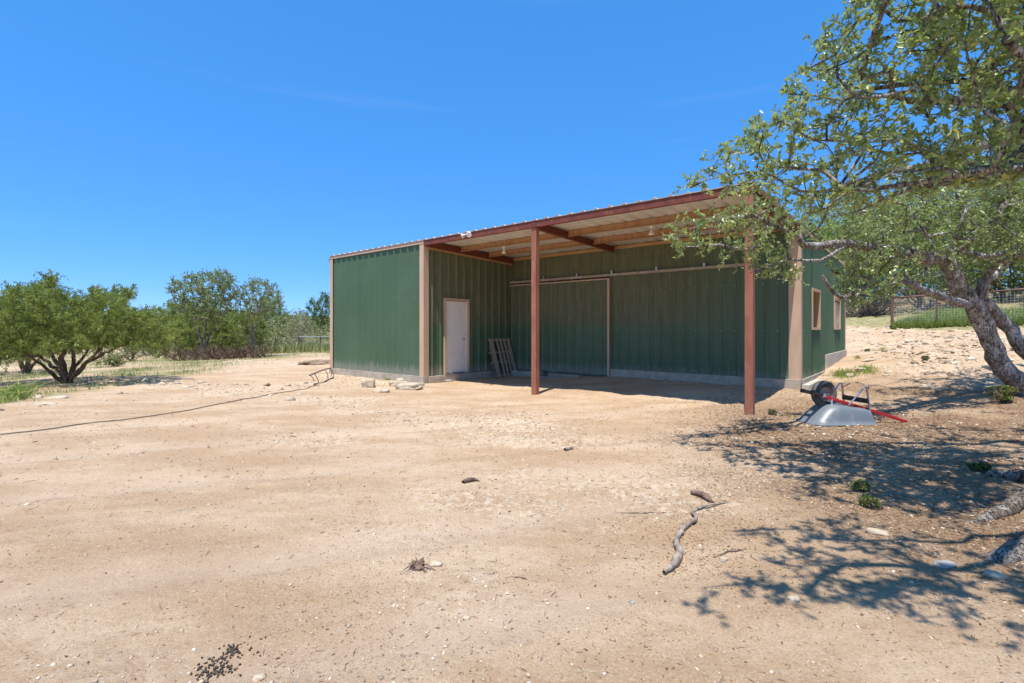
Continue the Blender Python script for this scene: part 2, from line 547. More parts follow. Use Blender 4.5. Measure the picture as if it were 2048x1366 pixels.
M['wire'] = simple('galvanised fence wire', (.60, .62, .62), (.74, .75, .75), 20, .45, .3)
M['bark_oak'] = m_bark('oak bark', (.17, .125, .09), (.32, .26, .20), (.46, .42, .37))
M['bark_lichen'] = m_bark('oak bark with lichen', (.21, .17, .135), (.39, .34, .28), (.62, .60, .56))
M['bark_jun'] = m_bark('juniper bark', (.12, .07, .045), (.22, .14, .09), (.30, .22, .16), 26)
M['bark_dead'] = m_bark('grey dead branch bark', (.17, .13, .105), (.30, .25, .20), (.40, .35, .30), 26)
M['stick'] = simple('bleached dead wood', (.22, .165, .12), (.44, .37, .30), 22, .85, 0, .9, 70, .2)
M['stick_dk'] = simple('brown rotten wood', (.11, .07, .05), (.23, .155, .11), 16, .9, 0, .6, 60, .2)
M['leaf_oak'] = m_leaf('live oak leaf', (.14, .22, .06), (.42, .50, .17), (.64, .55, .10), .45, .33, .6)
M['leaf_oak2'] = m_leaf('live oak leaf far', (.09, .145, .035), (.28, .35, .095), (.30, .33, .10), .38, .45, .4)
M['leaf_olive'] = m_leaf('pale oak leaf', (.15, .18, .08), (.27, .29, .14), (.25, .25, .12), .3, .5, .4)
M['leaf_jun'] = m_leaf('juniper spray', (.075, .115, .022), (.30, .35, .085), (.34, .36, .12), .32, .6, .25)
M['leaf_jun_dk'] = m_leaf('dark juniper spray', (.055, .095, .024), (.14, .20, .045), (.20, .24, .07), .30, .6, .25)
M['leaf_dry'] = m_leaf('dry brown sprays', (.16, .10, .06), (.26, .18, .11), (.30, .24, .15), .2, .8, .2)
M['grass'] = m_leaf('green grass', (.17, .25, .05), (.36, .43, .11), (.50, .46, .18), .4, .6, .25)
M['grass_dry'] = m_leaf('dry grass', (.22, .26, .08), (.40, .40, .17), (.52, .46, .27), .3, .7, .2)
M['flower'] = m_leaf('yellow petals', (.75, .55, .03), (.8, .62, .05), (.8, .6, .05), .3, .6, .2)
M['litter'] = m_leaf('dead oak leaves', (.17, .09, .045), (.38, .25, .14), (.62, .50, .36), .1, .7, .3)
M['gravel'] = m_leaf('limestone gravel', (.27, .20, .14), (.54, .43, .30), (.70, .60, .46), 0.0, .9, .2)
M['clods'] = m_leaf('brown dirt clods', (.10, .065, .042), (.26, .17, .11), (.34, .25, .17), 0.0, .95, .15)
M['dung'] = simple('dry dark droppings', (.045, .032, .024), (.09, .065, .05), 30, .8)
M['closure'] = simple('brown closure strip', (.20, .14, .09), (.30, .21, .14), 6, .7)
M['track'] = simple('dusty tan door track', (.33, .27, .20), (.46, .39, .31), 6, .7)
M['soil'] = simple('brown loose soil', (.20, .13, .085), (.34, .24, .16), 5, .95, 0, .8, 18, .1)
M['hill'] = simple('wooded hill', (.08, .105, .05), (.13, .15, .075), .05, .95, 0, 0, spec=.1)

# ------------------------------------------------------------------ ground sheet
def make_ground():
    na_f, na_b = 520, 70
    a_f = np.radians(np.linspace(-56, 56, na_f))
    a_b = np.radians(np.linspace(56, 304, na_b + 2)[1:-1])
    ang = np.concatenate([a_f, a_b])
    rr = [0.15]
    while rr[-1] < 1500:
        r = rr[-1]
        rr.append(r + max(.03, min(.013 * r if r < 30 else .05 * r, 60)))
    rr = np.array(rr)
    A, R = np.meshgrid(ang, rr)
    X, Y = (R * np.sin(A)).ravel(), (R * np.cos(A)).ravel()
    Z = gz(X, Y)
    g, l, rk, b = zones(X, Y)
    nr, na = len(rr), len(ang)
    i = np.arange(nr - 1)[:, None] * na
    j = np.arange(na)[None]
    jn = (j + 1) % na
    q = np.stack([i + j, i + jn, i + na + jn, i + na + j], -1).reshape(-1, 4)[:, ::-1]
    V = np.stack([X, Y, Z], 1)
    # centre cap
    V = np.vstack([V, [[0, 0, float(Z[:na].mean())]]])
    me = np_mesh('ground', V, q, True, {'grass': np.append(g, 0), 'litter': np.append(l, 0), 'rocky': np.append(rk, 0), 'track': np.append(tracks(X, Y), 0)})
    o = link('ground', me, None, M['ground'])
    tag(o, kind='structure')
    return o
make_ground()

# ------------------------------------------------------------------ far hills (setting)
def make_hills():
    na = 240
    V, Q = [], []
    ang = np.radians(np.linspace(-75, 75, na))
    prof = [(620, -8), (680, 6), (760, 17), (860, 22), (1100, 20), (1400, -10)]
    for k, (r, h) in enumerate(prof):
        n_ = fbm(ang * 6 + 3, ang * 0 + k, 1.0, 4, 60)
        hh = h * (0.75 + .55 * n_) if h > 0 else np.full(na, h)
        hh = hh + (fbm(ang * 90, ang * 0 + k * 3, 1.0, 3, 62) - .5) * (4 if h > 0 else 0)
        V.append(np.stack([r * np.sin(ang), r * np.cos(ang), hh], 1))
    V = np.vstack(V)
    for k in range(len(prof) - 1):
        i = np.arange(na - 1) + k * na
        Q.append(np.stack([i, i + 1, i + na + 1, i + na], 1)[:, ::-1])
    me = np_mesh('hills', V, np.vstack(Q), True)
    tag(link('hills', me, None, M['hill']), kind='structure')
make_hills()
#@@SHED
# ------------------------------------------------------------------ the metal shed
def u_at(px, v):
    t = (px - 1024) / 995.7
    o = C0 + E2 * v
    return (t * o.y - o.x) / (E1.x - t * E1.y)
def v_at(px, u):
    t = (px - 1024) / 995.7
    o = C0 + E1 * u
    return (t * o.y - o.x) / (E2.x - t * E2.y)
def zr(v): return 3.775 - 0.02 * v          # underside of the roof sheets
UL, UC, UR, VB, VE, CZ = -4.56, 0.06, 8.24, 3.66, 11.02, 0.15
PITCH = .3048

shed = empty('metal_shed', tuple(C0), -TH)
tag(shed, 'green ribbed metal shed with tan trim and an open lean-to bay on red steel posts', 'shed')

def profile(a, b, phase):
    pts = [(a, 0.0), (b, 0.0)]
    n0 = int(math.floor((a - phase) / PITCH)) - 1
    n1 = int(math.ceil((b - phase) / PITCH)) + 1
    for n in range(n0, n1 + 1):
        c = phase + n * PITCH
        for d, h in ((-.040, 0), (-.015, .036), (.015, .036), (.040, 0)):
            pts.append((c + d, h))
        for m in (.1016, .2032):
            for d, h in ((-.022, 0), (-.008, .0028), (.008, .0028), (.022, 0)):
                pts.append((c + m + d, h))
    pts = [p for p in pts if a - 1e-6 <= p[0] <= b + 1e-6]
    pts.sort()
    return pts

def sheet(name, prof, lo, hi, place, mat, parent=shed, rows=1):
    V, Q = [], []
    k = len(prof)
    for r in range(rows + 1):
        for a, h in prof:
            z = lo(a) + (hi(a) - lo(a)) * r / rows
            V.append(place(a, h, z))
    for r in range(rows):
        for i in range(k - 1):
            Q.append((r * k + i, r * k + i + 1, (r + 1) * k + i + 1, (r + 1) * k + i))
    me = np_mesh(name, np.array(V), np.array(Q))
    return link(name, me, parent, mat)

def wall(a0, a1, phase, lo, hi, place, mat, holes=(), name='wall_panel', width=3 * PITCH, parent=shed):
    """sheets of three ribs each; holes: (from, to, z0, z1)"""
    cuts = {a0, a1}
    n = math.floor((a0 - phase) / width)
    x = phase + n * width + .05
    while x < a1:
        if x > a0 + .06 and x < a1 - .06: cuts.add(x)
        x += width
    for h in holes: cuts.add(h[0]); cuts.add(h[1])
    cuts = sorted(cuts)
    for i, (p, q) in enumerate(zip(cuts, cuts[1:])):
        if q - p < .01: continue
        off = .0015 * (i % 2)
        pr = [(a, h + off) for a, h in profile(p, q, phase)]
        hole = [h for h in holes if h[0] - 1e-6 <= p and q <= h[1] + 1e-6]
        if hole:
            h = hole[0]
            sheet(name, pr, lo, lambda a: h[2], place, mat, parent)
            sheet(name, pr, lambda a: h[3], hi, place, mat, parent)
        else:
            sheet(name, pr, lo, hi, place, mat, parent)

# walls
wall(UL + .02, UC - .02, -3.943, lambda a: CZ, lambda a: 3.76, lambda a, h, z: (a, -h, z), M['green'])
wall(.02, VB - .0, .5985, lambda a: CZ, lambda a: zr(a) - .14, lambda a, h, z: (UC + h, a, z), M['green_dusty'], holes=((.72, 1.63, CZ, 2.24),))
wall(UC + .0, 3.60, 3.923, lambda a: 2.76, lambda a: zr(VB) - .02, lambda a, h, z: (a, VB - h, z), M['green_dusty'])
wall(3.60, 8.06, 3.923, lambda a: .316, lambda a: zr(VB) - .02, lambda a, h, z: (a, VB - h, z), M['green_dusty'])
W1 = (4.97, 6.04, 1.44, 2.36)
W2 = (8.60, 9.74, 1.44, 2.36)
wall(VB + .02, 7.04, 4.059, lambda a: .316, lambda a: zr(a) - .02, lambda a, h, z: (UR + h, a, z), M['green'], holes=(W1,))
wall(7.04, VE - .02, 4.059, lambda a: .73, lambda a: zr(a) - .02, lambda a, h, z: (UR + h, a, z), M['green'], holes=(W2,))
wall(.02, VE - .02, .2, lambda a: CZ, lambda a: zr(a) - .02, lambda a, h, z: (UL - h, a, z), M['green'], width=12 * PITCH)
wall(UL + .02, UR - .02, .2, lambda a: CZ, lambda a: zr(VE) - .02, lambda a, h, z: (a, VE + h, z), M['green'], width=12 * PITCH)

# roof sheets, ribs running from the eave to the back
rp = -4.70
x = UL - .03
k = 0
while x < UR + .02:
    x1 = min(x + 3 * PITCH, UR + .03)
    pr = profile(x, x1, rp)
    V = [];
    for v in (-.06, VB * .5, VB, VE + .06):
        for a, h in pr: V.append((a, v, zr(v) + .004 + h * 1.05 + .0015 * (k % 2)))
    n = len(pr)
    Q = [(r * n + i, r * n + i + 1, (r + 1) * n + i + 1, (r + 1) * n + i) for r in range(3) for i in range(n - 1)]
    link('roof_panel', np_mesh('roof_panel', np.array(V), np.array(Q)), shed, M['galv'])
    x = x1; k += 1

# closure strip under the sheet ends along the eave
ec = profile(UL - .02, UR + .025, rp)
V, Q = [], []
for a_, h_ in ec: V += [(a_, -.064, 3.772), (a_, -.064, 3.784 + h_ * 1.05 + .0035), (a_, -.050, 3.784 + h_ * 1.05 + .0035)]
for i in range(len(ec) - 1): Q += [(3 * i, 3 * i + 3, 3 * i + 4, 3 * i + 1), (3 * i + 1, 3 * i + 4, 3 * i + 5, 3 * i + 2)]
link('eave_closure', np_mesh('eave_closure', np.array(V), np.array(Q)), shed, M['closure'])

# screws, joined: too small to pick apart
def screws(pts, nrm, mat):
    V, Q = [], []
    n = Vector(nrm)
    a = n.orthogonal().normalized(); b = n.cross(a)
    for p in pts:
        p = Vector(p); o = len(V)
        for q in range(6):
            c = (a * math.cos(q * math.pi / 3) + b * math.sin(q * math.pi / 3)) * .011
            V.append(p + c)
        V.append(p + n * .007)
        for q in range(6): Q.append((o + q, o + (q + 1) % 6, o + 6))
    me = np_mesh('screws', np.array([tuple(v) for v in V]), np.array(Q))
    tag(link('screws', me, shed, mat), kind='stuff')
fr = [(-3.943 - .07 + PITCH * n, -.002, z) for n in range(-2, 13) for z in (.24, 1.255, 2.30, 3.6) if UL < -4.013 + PITCH * n < 0]
screws(fr, (0, -1, 0), M['galv2'])
bk_ = [(3.923 - .07 + PITCH * n, VB - .002, z) for n in range(-1, 14) for z in (.40, 1.375, 2.45, 3.4)]
screws(bk_, (0, -1, 0), M['galv2'])
sd_ = [(UC + .002, .5985 - .07 + PITCH * n, z) for n in range(-1, 10) for z in (1.255, 2.30) if not (.6 < .5285 + PITCH * n < 1.75)]
screws(sd_, (1, 0, 0), M['galv2'])
rt_ = [(UR + .002, 4.059 - .07 + PITCH * n, z) for n in range(-1, 23) for z in (1.375, 2.45) if 3.7 < 3.989 + PITCH * n < VE]
screws(rt_, (1, 0, 0), M['galv2'])

# trim
def part(mb, name, mat, parent=shed, **kw): return mb.build(name, mat, parent, **kw)
def box2(x0, x1, y0, y1, z0, z1):
    return MB().box(((x0 + x1) / 2, (y0 + y1) / 2, (z0 + z1) / 2), (x1 - x0, y1 - y0, z1 - z0))
def corner_trim(x0, x1, y0, y1, z0, z1, sx, sy, t=.006):
    """L shaped folded corner trim: a leg along x and a leg along y meeting at the outer corner"""
    m = MB()
    ox = x1 if sx > 0 else x0
    oy = y0 if sy < 0 else y1
    m.prism([(x0, 0), (x1, 0), (x1, 1), (x0, 1)], (0, oy, z0), (1, 0, 0), (0, .0001 * 0 + t * (1 if sy < 0 else -1), 0), (0, 0, z1 - z0))
    m.prism([(0, y0 + (t if sy < 0 else 0)), (1, y0 + (t if sy < 0 else 0)), (1, y1 - (0 if sy < 0 else t)), (0, y1 - (0 if sy < 0 else t))], (ox, 0, z0), (-t * sx, 0, 0), (0, 1, 0), (0, 0, z1 - z0))
    return m
part(corner_trim(UL - .04, UL + .13, -.038, .12, CZ - .02, 3.70, -1, -1), 'corner_trim', M['tan'])
part(corner_trim(UC - .13, UC + .038, -.038, .14, CZ - .03, 3.70, 1, -1), 'corner_trim', M['tan'])
part(corner_trim(8.035, UR + .036, VB - .038, VB + .14, .300, zr(VB) - .10, 1, -1), 'corner_trim', M['tan'])
part(corner_trim(UR - .12, UR + .036, VE - .12, VE + .038, .70, zr(VE) - .02, 1, 1), 'corner_trim', M['tan'])
part(box2(UL - .045, UC + .045, -.048, -.040, 3.69, 3.772), 'eave_trim', M['tan'])
m = MB(); m.box((UL - .042, VE / 2, 3.66), (.008, VE, .10)); part(m, 'rake_trim', M['tan'])
m = MB(); m.bar((UR + .042, VB, zr(VB) - .055), (UR + .042, VE, zr(VE) - .055), .008, .09); part(m, 'rake_trim', M['tan'])
# head trims under the roof of the bay
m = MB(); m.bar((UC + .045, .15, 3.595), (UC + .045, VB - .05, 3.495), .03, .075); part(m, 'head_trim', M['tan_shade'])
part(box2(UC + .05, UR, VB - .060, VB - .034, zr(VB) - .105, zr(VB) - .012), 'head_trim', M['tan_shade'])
# green sheet band behind the head trim
# steel: front beam (channel), rafters, purlins, posts
m = MB()
m.box(((UC + .05 + UR + .02) / 2, -.045, 3.706), (UR - UC - .03, .008, .130))
m.box(((UC + .05 + UR + .02) / 2, -.012, 3.770), (UR - UC - .03, .066, .006))
m.box(((UC + .05 + UR + .02) / 2, -.012, 3.641), (UR - UC - .03, .066, .006))
part(m, 'front_beam', M['redbeam'])
def ibeam(p, q, d, wd, name, mat):
    p, q = Vector(p), Vector(q)
    m = MB()
    m.bar(p, q, .010, d)
    for s in (-1, 1):
        o = Vector((0, 0, s * (d / 2 + .005)))
        m.bar(p + o, q + o, wd, .010)
    part(m, name, mat)
for uu in (UC + .11, 3.78, UR - .10):
    ibeam((uu, .03, zr(0) - .085), (uu, VB - .07, zr(VB) - .115), .13, .09, 'rafter', M['redbeam'])
us = [UC + .17, 3.70, 3.86, UR - .17]
for v in (1.25, 2.42):
    for a, b in ((us[0], us[1]), (us[2], us[3])):
        m = MB(); z = zr(v)
        m.box(((a + b) / 2, v - .03, z - .076), (b - a, .006, .140))
        m.box(((a + b) / 2, v - .0, z - .003 - .003), (b - a, .06, .005))
        m.box(((a + b) / 2, v - .06, z - .149), (b - a, .06, .005))
        part(m, 'purlin', M['purlin'])
for uu, zb in ((3.78, -.25), (8.17, -.2)):
    m = MB(); m.box((uu, .03, (zb + 3.63) / 2), (.128, .128, 3.63 - zb))
    p = part(m, 'post', M['redpost'], bevel=.006)
m = MB(); m.box((3.78, -.02, 3.71), (.13, .07, .15)); part(m, 'post_cap', M['redbeam'])

# concrete
def kerb(x0, x1, y0, y1, z0, z1, name='foundation_kerb', mat='concrete'):
    m = box2(x0, x1, y0, y1, z0, z1)
    bmesh.ops.subdivide_edges(m.bm, edges=m.bm.edges[:], cuts=9, use_grid_fill=True)
    for v in m.bm.verts:
        if v.co.z < z1 - .01:
            k = mnoise.noise(v.co * 3.1) * .014
            v.co.x += k; v.co.y += k * .8
        else:
            v.co.z += mnoise.noise(v.co * 4) * .004
    part(m, name, M[mat])
kerb(UL - .05, UC + .05, -.06, .10, -.4, CZ - .004)
kerb(UC - .05, UC + .09, .13, VB - .02, -.4, CZ - .008)
kerb(3.66, UR + .035, VB - .075, VB + .10, -.4, .313)
kerb(UR - .05, UR + .055, VB + .14, 7.03, -.3, .310)
kerb(UR - .05, UR + .065, 7.035, VE + .05, -.1, .727, mat='concrete_lt')
kerb(UR + .056, UR + .20, VB - .07, 6.6, -.2, .215, mat='concrete_lt', name='footing_strip')
m = box2(UL + .03, UR - .06, VB + .11, VE - .05, -.3, .16); part(m, 'floor_slab', M['concrete'])
m = box2(UL + .03, UC - .06, .11, VB + .10, -.3, .158); part(m, 'floor_slab', M['concrete'])
kerb(UC + .02, 3.62, VB + .02, VB + .12, -.3, .10, mat='concrete')

# walk-in door
d_fr = MB()
x_ = UC + .036
z1 = 2.24
d_fr.box((x_, .72, (CZ + z1) / 2), (.07, .055, z1 - CZ)); d_fr.box((x_, 1.63, (CZ + z1) / 2), (.07, .055, z1 - CZ)); d_fr.box((x_, 1.175, z1 + .012), (.07, .965, .055))
part(d_fr, 'door_frame', M['tan'])
dj = MB(); dj.box((UC + .000, 1.555, (CZ + z1 - .03) / 2), (.04, .10, z1 - CZ - .03)); part(dj, 'door_jamb', M['white'])
dr = MB(); dr.box((UC - .012, 1.127, (CZ + z1) / 2), (.045, .745, z1 - CZ - .06))
door = part(dr, 'door', M['door'], bevel=.004)
hd = MB(); hd.lathe((UC + .010, 1.44, 1.13), (1, 0, 0), [(0, .0), (0, .034), (.008, .034), (.012, .014), (.035, .014), (.042, .028), (.06, .026), (.068, 0)], 16)
part(hd, 'door_knob', M['galv2'], parent=door, smooth=True)
for hz_ in (.42, 1.2, 1.98):
    m = MB(); m.tube([(UC + .022, .765, hz_ - .05), (UC + .022, .765, hz_ + .05)], .012, 8); part(m, 'hinge', M['galv2'], parent=door)
m = box2(UC + .0, UC + .10, .70, 1.66, CZ - .002, CZ + .014); part(m, 'threshold', M['galv2'])

# sliding barn door: its own sheets and frame
sl = empty('sliding_door'); sl.parent = shed
VD = VB - .095
wall(.02, 3.60, .13, lambda a: .17, lambda a: 2.79, lambda a, h, z: (a, VD - h, z), M['green_dusty'], name='door_panel', parent=sl)
for (x0, x1, z0, z1) in ((-.045, .0, .12, 2.82), (3.605, 3.655, .10, 2.82)):
    part(box2(x0, x1, VD - .04, VD + .03, z0, z1), 'door_stile', M['tan'], parent=sl)
part(box2(.001, 3.604, VD - .036, VD + .03, 2.785, 2.82), 'door_rail', M['tan'], parent=sl)
part(box2(.001, 3.604, VD - .010, VD + .03, .13, .185), 'door_rail', M['green'], parent=sl)
hp = MB(); hp.tube([(0.02, VD - .06, 1.42), (.05, VD - .09, 1.43), (.10, VD - .07, 1.42)], .02, 6); part(hp, 'blue_cord', M['bluecord'], parent=sl)
hp = MB(); hp.tube([(0.14, VD - .045, 1.42), (.20, VD - .05, 1.42)], .012, 6); part(hp, 'latch', M['galv2'], parent=sl)
part(box2(.02, 3.6, VB - .02, VB + .005, .12, 2.9), 'opening_shade_sheet', M['dark_in'], parent=shed)  # added dark sheet standing in for the shade in the door opening
# track above it
tk = MB()
tk.box((3.62, VB - .105, 2.905), (7.25, .006, .058)); tk.box((3.62, VB - .075, 2.937), (7.25, .06, .005)); tk.box((3.62, VB - .075, 2.873), (7.25, .06, .005))
trk = part(tk, 'door_track', M['track'])
for px in (1026, 1087, 1153, 1223, 1312.6, 1408):
    uu = u_at(px, VB - .1)
    b = MB(); b.box((uu, VB - .07, 2.985), (.045, .06, .075)); b.box((uu, VB - .108, 2.945), (.045, .008, .02)); part(b, 'track_bracket', M['galv2'], parent=trk)

# windows in the right wall
for (a, b, z0, z1), kind in ((W1, 'open'), (W2, 'wrapped')):
    fm = MB(); xo = UR + .034
    t = .06
    fm.box((xo, a + t / 2 - .02, (z0 + z1) / 2), (.035, t, z1 - z0 + .08)); fm.box((xo, b - t / 2 + .02, (z0 + z1) / 2), (.035, t, z1 - z0 + .08))
    fm.box((xo, (a + b) / 2, z1 + .01), (.035, b - a - .079, t)); fm.box((xo, (a + b) / 2, z0 - .01), (.035, b - a - .079, t))
    wf = part(fm, 'window_frame', M['tan'])
    iw = MB()
    iw.box((UR - .06, b - .025, (z0 + z1) / 2), (.15, .045, z1 - z0 - .045)); iw.box((UR - .06, a + .025, (z0 + z1) / 2), (.15, .045, z1 - z0 - .045))
    iw.box((UR - .06, (a + b) / 2, z1 - .012), (.15, b - a - .1, .02)); iw.box((UR - .06, (a + b) / 2, z0 + .008), (.15, b - a - .1, .02))
    part(iw, 'window_jamb', M['wood_in'], parent=wf)
    if kind == 'wrapped':
        wp = MB(); wp.box((UR + .0, (a + b) / 2, (z0 + z1) / 2), (.01, b - a - .10, z1 - z0 - .05))
        bmesh.ops.subdivide_edges(wp.bm, edges=wp.bm.edges[:], cuts=10, use_grid_fill=True)
        for v in wp.bm.verts: v.co.x += .02 * mnoise.noise(v.co * 6)
        part(wp, 'window_cover', M['wrap'], parent=wf)
    else:
        ps = MB(); ps.bar((UR - .10, a + .3, z0 + .0), (UR - .16, a + .62, z1 + .1), .05, .04); part(ps, 'window_prop', M['dark_in'], parent=wf)
part(box2(6.9, 6.95, VB + .15, VE - .1, .17, 3.4), 'partition_wall', M['dark_in'])

# lamps of the bay
def barn_lamp(px, py_top, v):
    uu = u_at(px, v)
    e = empty('ceiling_lamp'); e.parent = shed; e.location = (uu, v, zr(v) - .15)
    a = MB(); a.lathe((0, 0, 0), (0, 0, -1), [(0, 0), (0, .055), (.02, .055), (.03, .022), (.06, .022)], 16); part(a, 'lamp_base', M['white'], parent=e, smooth=True)
    a = MB(); a.lathe((0, 0, -.055), (0, 0, -1), [(0, .0), (0, .026), (.05, .032), (.09, .048), (.125, .066), (.13, .060), (.13, 0)], 18); part(a, 'lamp_bulb', M['white'], parent=e, smooth=True)
barn_lamp(1008, 492, 1.30)
barn_lamp(1303, 448, 1.30)
fl = empty('floodlight'); fl.parent = shed
uf = u_at(938, -.05)
fl.location = (uf, -.055, 3.735)
a = MB(); a.lathe((.02, 0, .0), (0, -1, 0), [(0, 0), (0, .06), (.025, .055), (.03, 0)], 16); part(a, 'mounting_plate', M['white'], parent=fl, smooth=True)
for s in (-1, 1):
    dx = Vector((s * .55, -.75, -.42)).normalized()
    a = MB(); a.tube([(.02, -.02, 0), (s * .05 + .02, -.05, 0), (s * .07 + .02, -.07, -.02)], .012, 8); part(a, 'lamp_arm', M['white'], parent=fl, smooth=True)
    a = MB(); a.lathe(Vector((s * .07 + .02, -.06, -.015)), dx, [(0, 0), (0, .022), (.04, .026), (.085, .055), (.11, .064), (.112, .058), (.10, 0)], 18); part(a, 'lamp_head', M['white'], parent=fl, smooth=True)
# little gutter bracket at the far left end of the eave
a = MB(); a.tube([(UL - .06, -.03, 3.74), (UL - .11, -.03, 3.70), (UL - .11, -.03, 3.62), (UL - .07, -.03, 3.58)], .018, 6); part(a, 'eave_bracket', M['galv2'])
#@@PROPS
# ------------------------------------------------------------------ foliage and tree machinery
def rot_frames(d, rnd):
    """orthonormal frames (n,3,3) with x along d and random roll"""
    n = len(d)
    d = d / (np.linalg.norm(d, axis=1, keepdims=True) + 1e-9)
    r = rnd.normal(size=(n, 3))
    y = r - (r * d).sum(1, keepdims=True) * d
    y /= (np.linalg.norm(y, axis=1, keepdims=True) + 1e-9)
    z = np.cross(d, y)
    return np.stack([d, y, z], 1)      # rows
def frames_up(d, up, rnd, jit=.5):
    """x along d, z as close to (jittered) up as possible"""
    n = len(d)
    d = d / (np.linalg.norm(d, axis=1, keepdims=True) + 1e-9)
    u = np.asarray(up)[None] + rnd.normal(size=(n, 3)) * jit
    z = u - (u * d).sum(1, keepdims=True) * d
    z /= (np.linalg.norm(z, axis=1, keepdims=True) + 1e-9)
    y = np.cross(z, d)
    return np.stack([d, y, z], 1)
def scatter(tv, tf, pos, fr, sc, tint):
    """copies of a template (tv, tf) at pos with frames fr (rows = axes) and sizes sc -> V, F, tint"""
    n, k = len(pos), len(tv)
    sc = np.asarray(sc)
    if sc.ndim == 1: sc = sc[:, None].repeat(3, 1)
    L = tv[None] * sc[:, None, :]
    V = np.einsum('nki,nij->nkj', L, fr) + pos[:, None]
    Fc = tf[None] + (np.arange(n) * k)[:, None, None]
    return V.reshape(-1, 3), Fc.reshape(-1, tf.shape[1]), np.repeat(tint, k)

# leaf of an oak: a folded, pointed oval (length 1 along x)
LEAF_V = np.array([(0, 0, 0), (.30, .20, .05), (.72, .19, .03), (1, 0, -.04), (.72, -.19, .03), (.30, -.20, .05), (.5, 0, -.015)], float)
LEAF_F = np.array([(0, 6, 1), (1, 6, 2), (2, 6, 3), (3, 6, 4), (4, 6, 5), (5, 6, 0)])
LEAF2_V = np.array([(0, 0, 0), (.5, .24, .05), (1, 0, 0), (.5, -.24, .05)], float)
LEAF2_F = np.array([(0, 2, 1), (0, 3, 2)])
def sprig(n, seed):
    r = np.random.default_rng(seed)
    V, Fc = [], []
    for i in range(n):
        t = i / n
        a = r.uniform(0, 6.28)
        base = np.array([t * .65, 0, 0])
        d = np.array([.55 + .2 * r.random(), math.cos(a) * .42, math.sin(a) * .42]) * (1.0 - .35 * t)
        s = np.cross(d, r.normal(size=3)); s /= np.linalg.norm(s)
        w_ = .085
        o = len(V)
        V += [tuple(base - s * w_ * .6), tuple(base + d * .55 + s * w_), tuple(base + d), tuple(base + d * .5 - s * w_)]
        Fc += [(o, o + 1, o + 2), (o, o + 2, o + 3)]
    return np.array(V), np.array(Fc)
SPR_V, SPR_F = sprig(5, 3)

